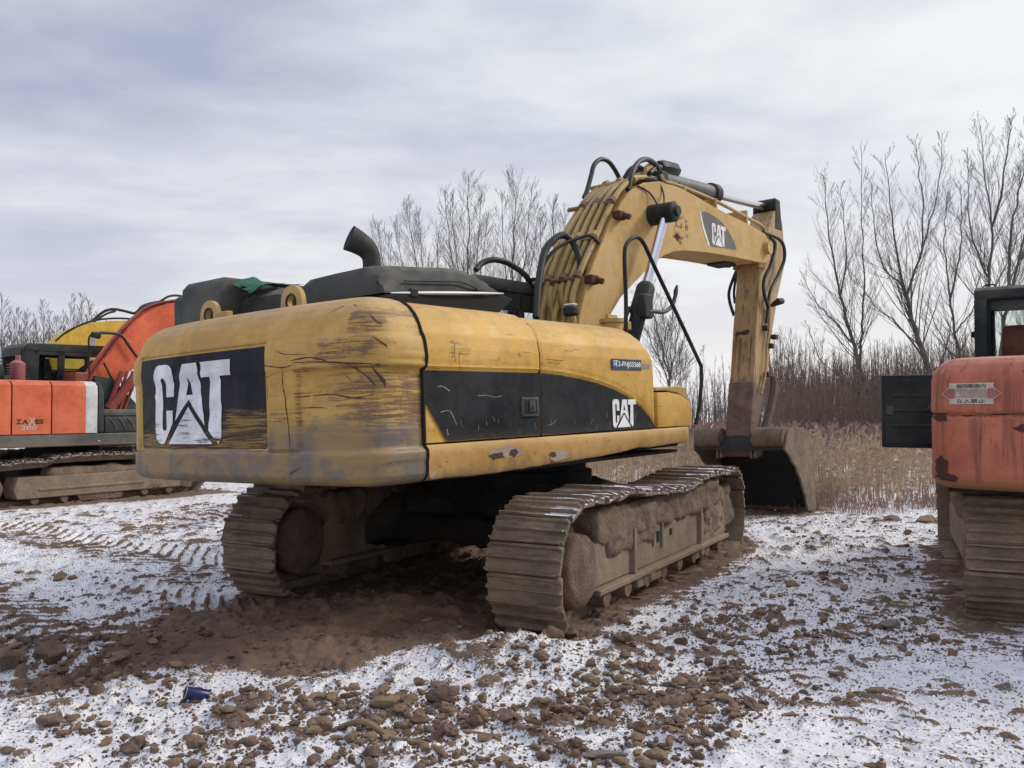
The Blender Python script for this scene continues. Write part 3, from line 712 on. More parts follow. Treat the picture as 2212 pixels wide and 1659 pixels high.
def disc_mud(name, c, r, depth, mat, parent, FR, seed=0, o=1):
    P = []
    for i in range(18):
        t = i / 17; rr = r * math.sin(t * math.pi / 2) ** .55 * 1.0; xx = depth * (math.cos(t * math.pi / 2) ** .6)
        row = []
        for k in range(49):
            a = 2 * math.pi * k / 48
            n = float(fbm(np.array([math.cos(a) * t * 3 + seed]), np.array([math.sin(a) * t * 3]), seed, 4)[0]) - .5
            row.append((c[0] + o * (xx + n * .05 * (1 - t)), c[1] + math.cos(a) * rr * (1 + n * .12), c[2] + math.sin(a) * rr * (1 + n * .12)))
        P.append(row)
    g = G(); g.grid(P); return part(name, g, mat, parent, FR, 60)

# ================================================================== main yellow excavator
ex = thing('excavator', 'big yellow and black crawler excavator in the middle, seen from its scraped rear counterweight', 'excavator', (.1, 9.08, 0))
def hump(t): return .05 * math.exp(-((t - .22) / .12) ** 2) + .03 * math.exp(-((t - .8) / .1) ** 2) - .02 * math.exp(-((t - .55) / .1) ** 2)
for sd_, xc in ((1, 1.36), (-1, -1.30)):
    at, per, yr, yf, zc = track_unit(ex, TR, sd_, xc, .60, 5.0, .465, .213, sag=.05, hump=hump, snow=True)
    g = G()
    g.prism([(-1.78, .24), (1.95, .22), (2.0, .34), (1.9, .60), (1.4, .66), (-1.5, .66), (-1.74, .58), (-1.9, .45)], xc - .20, xc + .20, .02)
    part('track_frame', g, M_frame, ex, TR)
    g = G(); g.prism([(-1.75, .20), (1.9, .19), (1.9, .235), (-1.75, .245)], xc - .26, xc + .27, .008); g.box((xc + .2, -.95, .25), (xc + .24, -.90, .62)); g.box((xc + .2, .95, .25), (xc + .24, 1.0, .6))
    part('frame_flange', g, M_frame, ex, TR)
    lumpy('caked_mud', (xc - .22, -1.7, .56), (xc + .225, 1.75, .86), 1, .05, M_mud, ex, TR, 3 + sd_, .028, .2)
    lumpy('caked_mud', (xc - .18, 1.1, .22), (xc + .225, 2.35, .80), 1, .06, M_mud, ex, TR, 8 + sd_, .03)
    lumpy('caked_mud', (xc + .05, -1.5, .44), (xc + .23, -.40, .80), 1, .05, M_mud, ex, TR, 12 + sd_, .025, .25)
    disc_mud('final_drive_hub', (xc + sd_ * .16, yr + .02, zc - .03), .28, .12, M_mudred, ex, TR, 4, sd_)
    disc_mud('final_drive_hub', (xc - sd_ * .10, yr + .02, zc + .0), .30, .12, M_mudred, ex, TR, 6, -sd_)
    for k in range(8):
        yy = -1.55 + k * .45; g = G(); g.tube([(xc - .24, yy, .155), (xc - .1, yy, .155), (xc - .09, yy, .155), (xc + .09, yy, .155), (xc + .1, yy, .155), (xc + .24, yy, .155)], [.085, .085, .105, .105, .085, .075], 14)
        part('track_roller', g, M_mud, ex, TR)
    for yy in (-.55, .95):
        g = G(); g.prism([(yy - .3, .10), (yy + .3, .10), (yy + .34, .235), (yy - .34, .235)], xc + .17, xc + .235, .01); g.box((xc + .15, yy - .06, .13), (xc + .26, yy + .05, .21), .01)
        part('guiding_guard', g, M_frame, ex, TR)
    if sd_ > 0:
        g = G()
        for (ya, yb, za, zb) in ((-.36, -.24, .42, .52), (.06, .12, .44, .50)):
            g.box((xc + .198, ya, za), (xc + .2065, yb, zb))
        part('frame_opening', g, M_sealing, ex, TR)
        g = G(); g.box((xc + .2, -.42, .40), (xc + .222, -.37, .60), .004); g.box((xc + .2, -.2, .36), (xc + .222, -.16, .62), .004); part('stiffener_plate', g, M_frame, ex, TR)
    for yy in (-.6, .75):
        g = G(); g.tube([(xc - .12, yy, .80), (xc + .12, yy, .80)], .06, 12); part('carrier_roller', g, M_mud, ex, TR)
g = G()
g.prism([(-.75, .42), (.75, .42), (.62, .93), (-.62, .93)], -.62, .62, .04)
for sx in (-1, 1):
    for sy in (-1, 1):
        g.tube([(sx * .35, sy * .3, .72), (sx * 1.25, sy * 1.05, .45)], [.30, .22], 6)
part('car_body', g, M_dark, ex, TR)
g = G(); g.tube([(0, 0, .9), (0, 0, 1.02), (0, 0, 1.021), (0, 0, 1.12)], [.72, .72, .66, .66], 40); part('slewing_ring', g, M_dark, ex, TR)
lumpy('caked_mud', (-.9, -1.0, .35), (.9, -.55, .62), 1, .07, M_shadedirt, ex, TR, 21, .08)

# --- counterweight skin
def resample(P, n):
    P = np.array(P, float); d = np.r_[0, np.cumsum(np.hypot(*np.diff(P, axis=0).T))]
    s = np.linspace(0, d[-1], n); return np.stack([np.interp(s, d, P[:, 0]), np.interp(s, d, P[:, 1])], 1)
half = [(0, -3.47), (.4, -3.463), (.8, -3.437), (1.12, -3.40), (1.28, -3.365), (1.385, -3.305), (1.445, -3.20), (1.466, -3.08), (1.47, -2.98), (1.472, -2.88)]
lefth = [(-.4, -3.468), (-.8, -3.452), (-1.15, -3.425), (-1.34, -3.385), (-1.45, -3.32), (-1.525, -3.22), (-1.558, -3.10), (-1.565, -2.98), (-1.566, -2.88)]
pv = [Vector((p[0], p[1], 0)) for p in (lefth[::-1] + half)]
pv, _ = catmull(pv, [0] * len(pv), 10)
CWP = resample([(p.x, p.y) for p in pv], 300)
tn = np.gradient(CWP, axis=0); tn /= np.linalg.norm(tn, axis=1)[:, None]; CWN = np.stack([tn[:, 1], -tn[:, 0]], 1)
PRZ = [(1.150, .16), (1.152, .09), (1.165, .045), (1.185, .018), (1.215, .0), (1.358, .0), (1.372, .006), (1.382, .022), (1.397, .027), (1.90, .027), (1.925, .022), (1.94, .012), (1.96, .010), (2.06, .013), (2.14, .026), (2.22, .052), (2.29, .090), (2.345, .14), (2.39, .21), (2.42, .30), (2.436, .44)]
za = np.array([p[0] for p in PRZ]); ia = np.array([p[1] for p in PRZ])
d_ = np.r_[0, np.cumsum(np.hypot(np.diff(za), np.diff(ia)))]; s_ = np.linspace(0, d_[-1], 150)
ZL = np.interp(s_, d_, za); IL = np.interp(s_, d_, ia)
def cw_extra(x, z, u):
    """proud frame round the two recessed fields"""
    rec1 = ss(-1.275, -1.255, x) * ss(.515, .495, x) * ss(1.385, 1.40, z) * ss(2.15, 2.13, z)
    rec2 = ss(.80, .825, x) * ss(1.385, 1.40, z) * ss(1.935, 1.915, z)
    inb = ss(1.385, 1.40, z) * ss(2.155, 2.11, z)
    dent = .010 * (fbm(x * 2.3 + 5, z * 3.1, 61, 3) - .5) + .006 * ss(.55, .7, fbm(x * 6, z * 9, 64, 3))
    return -.022 * inb + .028 * np.maximum(rec1, rec2) + dent * 1.2
def cwpt(ui, z, off=0.0, inset=None):
    x = np.interp(ui, np.arange(300), CWP[:, 0]); y = np.interp(ui, np.arange(300), CWP[:, 1])
    nx = np.interp(ui, np.arange(300), CWN[:, 0]); ny = np.interp(ui, np.arange(300), CWN[:, 1])
    i0 = np.interp(z, ZL, IL) if inset is None else inset
    i0 = i0 + cw_extra(x, z, ui) * ss(2.3, 2.2, z)
    a = np.minimum(i0, .14); e = np.maximum(i0 - .14, 0)
    X0 = x - nx * a; Y0 = y - ny * a
    k = e / .6; X0 = X0 * (1 - k * .45); Y0 = Y0 + (-2.75 - Y0) * k
    return X0 + nx * off, Y0 + ny * off, z
U, ZI = np.meshgrid(np.arange(300), np.arange(150), indexing='ij')
cx_, cy_, cz_ = cwpt(U.ravel().astype(float), ZL[ZI.ravel()], 0, IL[ZI.ravel()])
def u_of_x(x): return float(np.interp(x, CWP[25:275, 0], np.arange(25, 275)))
g = G(); PT = np.stack([cx_, cy_, cz_], 1).reshape(300, 150, 3)
g.grid([[tuple(p) for p in row] for row in PT], flip=False)
n0 = len(g.v)
for zi in (149, 0):
    ring = [tuple(PT[i, zi]) for i in range(0, 300, 3)] + [tuple(PT[299, zi])]
    g.add(ring, [tuple(range(len(ring)))[::(1 if zi == 149 else -1)]])
cw = part('counterweight', g, M_cw, ex, UP, 40)
me = cw.data
co = np.empty(len(me.vertices) * 3); me.vertices.foreach_get('co', co); co = co.reshape(-1, 3); x_, y_, z_ = co.T
side = ss(-3.30, -3.1, y_) * (x_ > 0)
def blob(x0, x1, z0, z1, s=.06): return ss(x0 - s, x0 + s, x_) * ss(x1 + s, x1 - s, x_) * ss(z0 - s, z0 + s, z_) * ss(z1 + s, z1 - s, z_)
wear = .95 * blob(1.0, 1.41, 1.99, 2.13, .06) + 1.15 * blob(1.22, 1.41, 2.06, 2.32, .04) + .7 * blob(.85, 1.38, 1.94, 2.02, .04) + .7 * blob(.800, .825, 1.40, 1.93, .015) + .5 * blob(-1.3, .52, 1.33, 1.40, .02)
wear += .80 * blob(.78, 1.44, 1.915, 1.945, .015) + .7 * blob(.84, 1.42, 1.40, 1.62, .08) + .85 * blob(1.31, 1.46, 1.42, 1.88, .05)
wear += .5 * blob(1.0, 1.42, 1.68, 1.90, .08) + .33 * blob(.80, 1.40, 1.60, 1.90, .1) + .5 * blob(-1.3, .46, 1.39, 1.44, .03) + .62 * blob(.5, .8, 1.40, 1.72, .08) + .45 * blob(1.25, 1.47, 1.16, 1.38, .05)
wear += .32 * side * blob(1.4, 1.5, 1.4, 2.2, .05) + .22 * blob(-1.35, -1.1, 1.2, 1.5, .1) + .3 * blob(.3, .8, 1.4, 1.5, .05)
gr = .95 * ss(1.40, 1.36, z_) + .32 * ss(1.75, 1.42, z_) * (z_ > 1.39) + .15 * ss(2.2, 2.4, z_) + .35 * ss(-.6, -1.3, x_) * ss(2.0, 2.3, z_) * .8
gr += .45 * ss(1.75, 1.42, z_) * (z_ > 1.37) * ss(.2, .6, x_) + .3 * ss(1.75, 1.42, z_) * (z_ > 1.37)
for nm, ar in (('wear', np.clip(wear, 0, 1)), ('grime', np.clip(gr, 0, 1.2))):
    a = me.attributes.new(nm, 'FLOAT', 'POINT'); a.data.foreach_set('value', ar.astype(np.float32))
def cwmap(off):
    def f(x, z):
        a, b2, c = cwpt(u_of_x(x), z, off); return (float(a), float(b2), float(c))
    return f
def rrect(x0, z0, x1, z1, r, n=6):
    P = []
    for cx, cz, a0 in ((x1 - r, z1 - r, 0), (x0 + r, z1 - r, 90), (x0 + r, z0 + r, 180), (x1 - r, z0 + r, 270)):
        for k in range(n + 1):
            a = R(a0 + 90 * k / n); P.append((cx + r * math.cos(a), cz + r * math.sin(a)))
    return P
def gridfill(x0, x1, z0, z1, mapping, nx, nz, keep=None):
    P = [[mapping(x0 + (x1 - x0) * i / nx, z0 + (z1 - z0) * j / nz) for j in range(nz + 1)] for i in range(nx + 1)]
    g = G(); g.grid(P); return g
bp = part('black_panel', gridfill(-1.235, .485, 1.405, 2.115, cwmap(.004), 110, 44), M_blackpanel, cw, None, 40)
def panelwear(o, k=1.0):
    me = o.data; c = np.empty(len(me.vertices) * 3); me.vertices.foreach_get('co', c); c = c.reshape(-1, 3)
    w = .9 * ss(-.15, .1, c[:, 0]) * ss(1.85, 1.62, c[:, 2]) + .8 * ss(1.50, 1.42, c[:, 2]) + .3 * ss(-.95, -1.2, c[:, 0]) * ss(1.8, 1.5, c[:, 2])
    a = me.attributes.new('wear', 'FLOAT', 'POINT'); a.data.foreach_set('value', (np.clip(w, 0, 1) * k).astype(np.float32))
panelwear(bp)
def logmap(x0, x1, z0, z1, fn): return lambda u, v: fn(x0 + (x1 - x0) * u, z0 + (z1 - z0) * v)
def catlogo_fine(parent, x0, x1, z0, z1, fn, mat, cuts):
    mp = logmap(x0, x1, z0, z1, fn)
    for k in 'CAWT':
        b = bmesh.new(); loops = CATL[k]
        tri = tessellate_polygon([[Vector((p[0], p[1], 0)) for p in l] for l in loops]); vs = [b.verts.new((p[0], p[1], 0)) for l in loops for p in l]
        for t in tri: b.faces.new([vs[i] for i in t])
        for ax, no in ((0, (1, 0, 0)), (1, (0, 1, 0))):
            for q in np.arange(cuts, 1, cuts):
                c = (q, 0, 0) if ax == 0 else (0, q, 0)
                bmesh.ops.bisect_plane(b, geom=b.verts[:] + b.edges[:] + b.faces[:], plane_co=c, plane_no=no)
        bmesh.ops.recalc_face_normals(b, faces=b.faces)
        for v in b.verts: v.co = mp(v.co.x, v.co.y)
        g = G(); g.bm(b); part('logo_triangle' if k == 'W' else 'logo_letter', g, mat, parent, None, 0)
catlogo_fine(cw, -.985, .105, 1.440, 2.060, cwmap(.0085), M_white, .05)
M_scr = simple('bare_scratch', (0.05, 0.025, 0.018), .8)
M_scrl = simple('pale_scratch', (0.30, 0.31, 0.27), .8)
def c1(cx, cy): return ((300 + .3617 * cx) * .8614, (640 + .3617 * cy) * .8614)
for pts, w in (([(1855, 362), (1890, 410), (1925, 440)], .007), ([(1870, 540), (1930, 600), (1985, 665)], .007), ([(1035, 778), (1120, 770), (1230, 782), (1295, 762)], .007), ([(1280, 735), (1400, 712), (1505, 738)], .010),
               ([(1290, 750), (1420, 742), (1640, 745), (1900, 742), (2090, 780)], .009), ([(1650, 750), (1760, 800), (1880, 850)], .006), ([(1700, 760), (1820, 820), (1900, 900)], .007), ([(1870, 760), (1930, 850), (1965, 960), (1990, 1100), (2000, 1230)], .014), ([(1600, 830), (1700, 870), (1800, 860)], .005),
               ([(1300, 985), (1500, 965), (1700, 985), (1890, 955)], .010), ([(1310, 1060), (1400, 1055), (1480, 1060)], .006), ([(1190, 665), (1240, 690), (1380, 690)], .005), ([(1440, 410), (1500, 350), (1520, 345)], .004), ([(1590, 325), (1660, 335)], .006), ([(1270, 1510), (1340, 1465)], .010), ([(1225, 800), (1218, 900), (1240, 1010), (1262, 1200), (1270, 1330)], .009), ([(1020, 780), (1100, 850), (1180, 815)], .004)):
    P = []
    for q in pts:
        a = on(UP, 1, -3.33, *c1(*q)); P.append(Vector((a.x if a.x < 1.2 else 1.2 + (a.x - 1.2) * .5, 0, a.z)))
    P, _ = catmull(P, [0] * len(P), 5); g = G(); A = []
    for i, p in enumerate(P):
        t = (P[min(i + 1, len(P) - 1)] - P[max(i - 1, 0)]).normalized(); n = Vector((-t.z, 0, t.x)) * w * .5 * (1 - abs(i / (len(P) - 1) * 2 - 1) ** 3 * .8) * RNG.uniform(.5, 1.3)
        A.append([cwmap(.002)(p.x + n.x, p.z + n.z), cwmap(.002)(p.x - n.x, p.z - n.z)])
    g.grid(A); part('scratch', g, M_scr, cw, None, 0)
g = G(); g.tube([(float(PT[299, j][0]) + .002, -2.868, float(PT[299, j][2]) + .003) for j in range(6, 149, 3)], .013, 6, 0); part('seam_rubber', g, M_sealing, cw)
# thin rim round the black field
P = rrect(-1.25, 1.395, .50, 2.128, .04, 6); P.append(P[0]); g = G(); g.tube([cwmap(.002)(a, c) for a, c in P], .007, 5, 3, False); part('panel_rim', g, M_cw, cw)
# lifting lugs
LZ = 2.465
for lx, wdt, ext in ((-.70, .118, 0), (.36, .122, 1)):
    b = bmesh.new(); ring = [(lx - wdt * 1.15, 2.36)] + [(lx - wdt, LZ)] + [(lx + wdt * math.cos(R(a)), LZ + wdt * math.sin(R(a))) for a in np.linspace(180, 0, 16)] + [(lx + wdt * 1.2, 2.36)]
    hole = [(lx + .042 * math.cos(R(a)), LZ + .042 * math.sin(R(a))) for a in np.linspace(0, 360, 17)[:-1]]
    tri = tessellate_polygon([[Vector((p[0], p[1], 0)) for p in ring], [Vector((p[0], p[1], 0)) for p in hole]]); al = ring + hole
    g = G(); n = len(al); V = [(p[0], -3.105, p[1]) for p in al] + [(p[0], -3.065, p[1]) for p in al]
    F = [tuple(t) for t in tri] + [tuple(i + n for i in t[::-1]) for t in tri]
    for rg_ in (list(range(len(ring))), list(range(len(ring), n))):
        for i in range(len(rg_)): a, b2 = rg_[i], rg_[(i + 1) % len(rg_)]; F.append((a, b2, b2 + n, a + n))
    bb = bmesh.new(); vv = [bb.verts.new(p) for p in V]
    for f in F:
        try: bb.faces.new([vv[i] for i in f])
        except ValueError: pass
    bmesh.ops.recalc_face_normals(bb, faces=bb.faces)
    g.bm(bb); b.free()
    if not ext: g.box((lx + .08, -3.12, 2.38), (lx + .27, -3.06, 2.475), .006)
    lg = part('lifting_lug', g, M_lug, cw)
    g = G(); g.tube([(lx + .052 * math.cos(a), -3.107, LZ + .052 * math.sin(a)) for a in np.linspace(0, 2 * math.pi, 25)], .010, 6, 0, False); part('hole_collar', g, M_dark, lg)
# --- inner core, deck
g = G(); g.box((-1.40, -2.86, 1.17), (1.28, .10, 2.20), .03); g.box((-1.3, .2, 1.2), (1.3, 1.05, 1.42), .02); part('inner_body', g, M_dark, ex, UP)
g = G(); g.box((-1.30, -3.2, 1.14), (1.30, 1.0, 1.17), 0); part('belly_plate', g, M_dark, ex, UP)
# --- right side doors
def crest(y):  # underside of the yellow upper shell: level, then the drooping arc
    pts = [(-2.9, 1.918), (-1.52, 1.918), (-1.25, 1.905), (-.99, 1.88), (-.7, 1.842), (-.408, 1.783), (-.15, 1.71), (.075, 1.605), (.22, 1.51), (.33, 1.405), (.36, 1.36)]
    return np.interp(y, [p[0] for p in pts], [p[1] for p in pts])
SPROF = [(1.45, 1.412), (1.45, 1.95), (1.447, 2.06), (1.428, 2.17), (1.388, 2.26), (1.32, 2.335), (1.225, 2.388), (1.10, 2.418), (.95, 2.432), (.60, 2.438)]
def side_skin(y0, y1, ny, name, zt=0.0, endround=False):
    S = resample(SPROF, 130); P = []
    DN = .014 * (fbm(np.repeat(np.linspace(y0, y1, ny + 1)[:, None], 130, 1) * 1.7 + 3, np.repeat(S[None, :, 1], ny + 1, 0) * 2.5, 55, 3) - .5)
    for i in range(ny + 1):
        y = y0 + (y1 - y0) * i / ny; row = []
        for j_, (x, z) in enumerate(S):
            yy = y
            if endround:
                ymax = .17 + .20 * ss(2.43, 2.0, z) if z > 1.95 else .37
                yy = y0 + (ymax - y0) * i / ny
            e = .020 * ss(crest(yy) - .004, crest(yy) + .022, z) - .006 * math.exp(-((z - crest(yy) - .035) / .018) ** 2)
            k = 1.0
            zz = z + zt * ss(2.0, 2.36, z)
            # edge rolled inwards at both seams
            ed = min((yy - y0), (y1 - yy) if not endround else 9) ; rl = .010 * ss(.03, .0, ed)
            if endround: rl += .16 * (1 - math.sqrt(max(0, 1 - ss(.0, 1.0, (i / ny - .93) / .07) ** 2))) if i / ny > .93 else 0
            dn = DN[i, j_]
            xx = x - .020 + e - rl + dn - (0.0 if x > 1.3 else 0)
            row.append((xx, yy, zz - (rl if z > 2.3 else 0)))
        P.append(row)
    g = G(); g.grid(P); return P, g
def attrs(o, wr, gr_):
    me = o.data; co = np.empty(len(me.vertices) * 3); me.vertices.foreach_get('co', co); co = co.reshape(-1, 3)
    for nm, ar in (('wear', wr(co)), ('grime', gr_(co))):
        a = me.attributes.new(nm, 'FLOAT', 'POINT'); a.data.foreach_set('value', np.clip(ar, 0, 1.2).astype(np.float32))
_, g = side_skin(-2.862, -1.530, 90, 'r'); door1 = part('rear_side_door', g, M_yel, ex, UP, 40)
attrs(door1, lambda c: .35 * ss(2.0, 1.92, c[:, 2]) * ss(1.9, 1.93, c[:, 2]) * ss(-2.3, -2.8, c[:, 1]) + .42 * ss(-2.6, -2.55, c[:, 1]) * ss(-2.3, -2.4, c[:, 1]) * ss(1.95, 2.0, c[:, 2]) * ss(2.2, 2.1, c[:, 2]) + .12, lambda c: .12 + .25 * ss(1.5, 1.41, c[:, 2]))
_, g = side_skin(-1.518, .35, 110, 'f', -.025, True); door2 = part('front_side_door', g, M_yel, ex, UP, 40)
attrs(door2, lambda c: .35 * ss(-1.35, -1.5, c[:, 1]) + .15 * ss(2.2, 2.33, c[:, 2]) + .08, lambda c: .1 + .3 * ss(2.2, 2.33, c[:, 2]))
XS = 1.452 - .0225
def sidemap(off): return lambda y, z: (1.4335 + off, y, z)
def blackpoly(y0, y1, tri=False):
    P = []
    if tri: P = [(-2.64, 1.418), (-2.858, 1.71)]
    else: P = [(y0, 1.418)]
    ys = np.linspace(y0, y1, 30)
    top = [(y, float(crest(y)) - .010) for y in ys]
    P += top
    P.append((y1, 1.418))
    return P
g = poly2d([blackpoly(-2.858, -1.533, True)], sidemap(.008), .1); bs1 = part('black_side_film', g, M_blackside, door1, None, 0)
g = poly2d([blackpoly(-1.512, .318)], sidemap(.008), .1); bs2 = part('black_side_film', g, M_blackside, door2, None, 0)
catlogo_fine(door2, -.465, -.055, 1.436, 1.690, lambda y, z: (1.4335 + .013, y, z), M_white2, .2)
def sidescr(pts, w, par, off=.0095, mt=None):
    P = [Vector(p + (0,)) for p in pts]; P, _ = catmull(P, [0] * len(P), 4); A = []
    for i, p in enumerate(P):
        t = (P[min(i + 1, len(P) - 1)] - P[max(i - 1, 0)]).normalized(); n = Vector((-t.y, t.x, 0)) * w * .5 * RNG.uniform(.4, 1.2); A.append([(1.4335 + off, p.x + n.x, p.y + n.y), (1.4335 + off, p.x - n.x, p.y - n.y)])
    g = G(); g.grid(A); part('scratch', g, mt or M_scrl, par, None, 0)
sidescr([(-2.72, 1.80), (-2.66, 1.795), (-2.60, 1.765)], .007, door1); sidescr([(-2.70, 1.62), (-2.62, 1.63), (-2.58, 1.60), (-2.54, 1.53)], .006, door1); sidescr([(-2.30, 1.73), (-2.2, 1.735), (-2.1, 1.72), (-2.02, 1.73)], .004, door1)
sidescr([(-2.64, 1.50), (-2.63, 1.46)], .010, door1); sidescr([(-1.45, 1.49), (-1.38, 1.50), (-1.33, 1.53)], .004, door2)
for k in range(26):
    y = RNG.uniform(-2.6, .1); z = RNG.uniform(1.42, 1.56); sidescr([(y, z), (y + RNG.uniform(-.02, .02), z + RNG.uniform(.02, .06))], RNG.uniform(.002, .004), door1 if y < -1.6 else door2, .009) if abs(y + 1.5) > .06 else None
for (y, z, l) in ((-1.47, 2.02, .25), (-1.44, 1.995, .18), (-1.2, 2.10, .12)): sidescr([(y, z), (y + l * .5, z - .004), (y + l, z - .006)], .005, door2, .0245, M_scr)
for (y, z, l) in ((-2.55, 2.10, .13), (-2.50, 2.03, .12), (-2.05, 2.02, .03), (-1.8, 2.06, .03)): sidescr([(y, z), (y - .006, z - l * .5), (y + .004, z - l)], .008, door1, .0245, M_scr)
# latch
g = G(); y0, y1, z0, z1 = -1.79, -1.56, 1.565, 1.715
g.box((1.437, y0, z0), (1.449, y1, z1), .006); g.box((1.449, y0 + .02, z1 - .02), (1.455, y1 - .02, z1 - .008)); g.box((1.449, y0 + .02, z0 + .004), (1.457, y1 - .02, z0 + .014))
lt = part('door_latch', g, M_grey, door1); g = G(); g.box((1.4495, y0 + .04, z0 + .025), (1.4525, y1 - .035, z1 - .03)); part('latch_recess', g, M_sealing, lt)
g = G(); g.box((1.453, -1.70, 1.60), (1.460, -1.62, 1.69), .003); g.tube([(1.455, -1.655, 1.64), (1.470, -1.655, 1.64)], .016, 12); part('latch_button', g, M_grey, lt)
# plate and label
g = G(); g.box((1.4535, -.47, 1.955), (1.4595, .05, 2.052), .001); pl = part('number_plate', g, M_blue, door2)
textpart('plate_text', '环3-FNJ03368', .48, .068, lambda a, c: (1.4612, -.45 + a, 1.969 + c), M_white2, pl, .015)
g = G(); g.box((1.4535, .085, 1.97), (1.456, .215, 2.022)); part('small_label', g, M_greyplate, door2)
# seam strips
for yy in (-2.87, -1.524):
    g = G(); g.tube([(p[0] - (.003 if yy < -2 else .020), yy - (.006 if yy < -2 else 0), p[1] - (.006 if yy < -2 else .012)) for p in resample(SPROF, 30)], .016 if yy < -2 else .010, 6, 0); part('seam_rubber', g, M_sealing, ex, UP)
# --- sill
ys = np.linspace(-2.862, 1.10, 80); P = []
for y in ys:
    zb = np.interp(y, [-2.9, -2.2, -.6, -.2, 0.0, .2, .5, 1.1], [1.16, 1.15, 1.19, 1.215, 1.235, 1.225, 1.235, 1.24]) + .006 * (float(vnoise(np.array([y * 9.0]), np.array([0.]), 3)[0]) - .5)
    xs = 1.456; fr = .10 * (1 - math.sqrt(max(0, 1 - ss(.85, 1.1, y) ** 2)))
    if y > .9: xs = 1.456 - fr
    P.append([(xs - .12, y, zb + .01), (xs - .05, y, zb), (xs - .012, y, zb + .012), (xs, y, zb + .04), (xs + .004, y, 1.33), (xs, y, 1.385), (xs - .01, y, 1.398), (xs - .05, y, 1.402), (xs - .3, y, 1.402)])
P.append([(1.1, 1.105, P[-1][k][2]) for k in range(9)])
g = G(); g.grid(P); sl = part('side_sill', g, M_sill, ex, UP, 35)
def patch(y, z, a, b2, sd): 
    Q = []
    for k in range(22):
        t = 2 * math.pi * k / 22; n = .65 + .7 * float(vnoise(np.array([math.cos(t) * 2 + sd]), np.array([math.sin(t) * 2]), sd)[0]); Q.append((y + a * n * math.cos(t), z + b2 * n * math.sin(t)))
    return Q
M_filler = simple('pale_filler', (0.36, 0.29, 0.23), .9, 0, .5, .3); M_rustst = simple('rust_run', (0.17, 0.095, 0.04), .9, 0, 0, .3); M_rustp = simple('dark_rust_patch', (0.075, 0.028, 0.018), .9, 0, .6, .3)
for (y, z, a, b2, sd, mt) in ((-1.98, 1.30, .19, .052, 3, M_filler), (-2.12, 1.285, .08, .022, 4, M_rustp), (-1.92, 1.30, .05, .032, 5, M_rustp), (-1.34, 1.245, .12, .045, 6, M_filler), (-1.42, 1.255, .045, .02, 8, M_rustp), (-2.82, 1.20, .035, .02, 7, M_filler)):
    g = poly2d([patch(y, z, a, b2, sd)], (lambda o: lambda p, q: (1.4605 + o, p, q))(.001 if mt is M_filler else .003), 0); part('paint_patch', g, mt, sl, None, 0)
# --- toolbox
g = G(); g.prism([(.372, 1.410), (1.085, 1.410), (1.085, 1.60), (1.02, 1.665), (.85, 1.725), (.62, 1.75), (.372, 1.75)], .70, 1.437, .012, None, 2); tb = part('toolbox', g, M_yel, ex, UP)
g = G(); g.prism([(.40, 1.766), (.62, 1.770), (.85, 1.745), (1.02, 1.69), (1.12, 1.63), (1.13, 1.66), (1.03, 1.80), (.88, 1.815), (.40, 1.80)], .72, 1.40, .008); part('toolbox_lid', g, M_lug, tb)
for o_ in (tb,): attrs(o_, lambda c: c[:, 0] * 0 + .05, lambda c: c[:, 0] * 0 + .1)
# --- deck top between counterweight and boom
g = G(); g.box((-1.42, -2.9, 2.30), (1.0, -.9, 2.40), .02); part('hood_deck', g, M_hood, ex, UP)
# --- black hoods
def loft(rows, name, mat, parent, FR, sm=35):
    g = G(); g.grid(rows); n = len(rows[0])
    for r_, fl in ((rows[0], 1), (rows[-1], -1)): g.add(r_, [tuple(range(n))[::fl]])
    return part(name, g, mat, parent, FR, sm)
rows = []
for y, zt, x0, x1 in ((-2.80, 2.50, -.02, .96), (-2.79, 2.60, -.04, .99), (-2.72, 2.70, 0, .97), (-2.60, 2.735, 0, .95), (-2.2, 2.765, .0, .95), (-2.0, 2.785, .0, .95), (-1.85, 2.79, 0, .95), (-1.74, 2.775, 0, .96), (-1.64, 2.735, 0, .97), (-1.55, 2.68, -.02, .99), (-1.49, 2.625, -.04, 1.0), (-1.47, 2.60, -.04, 1.0)):
    zb = 2.487 + (y + 2.8) * .080; h = zt - zb; w = .16 * min(1, h / .2)
    rows.append([(x0 - .03, y, zb), (x0 - .02, y, zb + h * .45), (x0 + .03, y, zb + h * .8), (x0 + w * .7, y, zb + h * .97), (x0 + w + .1, y, zt), (x1 - w - .1, y, zt + .01), (x1 - w * .6, y, zb + h * .95), (x1 - .035, y, zb + h * .75), (x1 + .01, y, zb + h * .42), (x1 + .03, y, zb)])
hd = loft(rows, 'engine_hood', M_hood, ex, UP)
g = G(); g.tube([(1.005, -2.72, 2.493), (1.03, -2.4, 2.519), (1.045, -2.1, 2.543), (1.045, -1.7, 2.575), (1.03, -1.45, 2.595)], [.006, .012, .013, .010, .005], 6, 3); part('hood_rim_highlight', g, M_rim, hd)  # white tube paints the highlight along the hood's lower edge
g = G(); g.tube([(.985, -2.55, 2.60), (.99, -2.2, 2.63), (.99, -1.95, 2.65), (.995, -1.78, 2.62), (1.0, -1.66, 2.58)], .008, 6, 4); part('hood_crease', g, M_hood, hd)
for yy in (-2.5, -1.75):
    g = G(); zz = 2.487 + (yy + 2.8) * .08; g.box((1.0, yy - .04, zz - .03), (1.035, yy + .04, zz + .03), .006); part('hood_latch', g, M_dark, hd)
g = G(); g.prism([(-2.78, 2.36), (-1.6, 2.36), (-1.30, 2.56), (-1.42, 2.585), (-2.80, 2.475)], -.05, 1.02, .01); part('hood_seal', g, M_sealing, hd)
rows = []
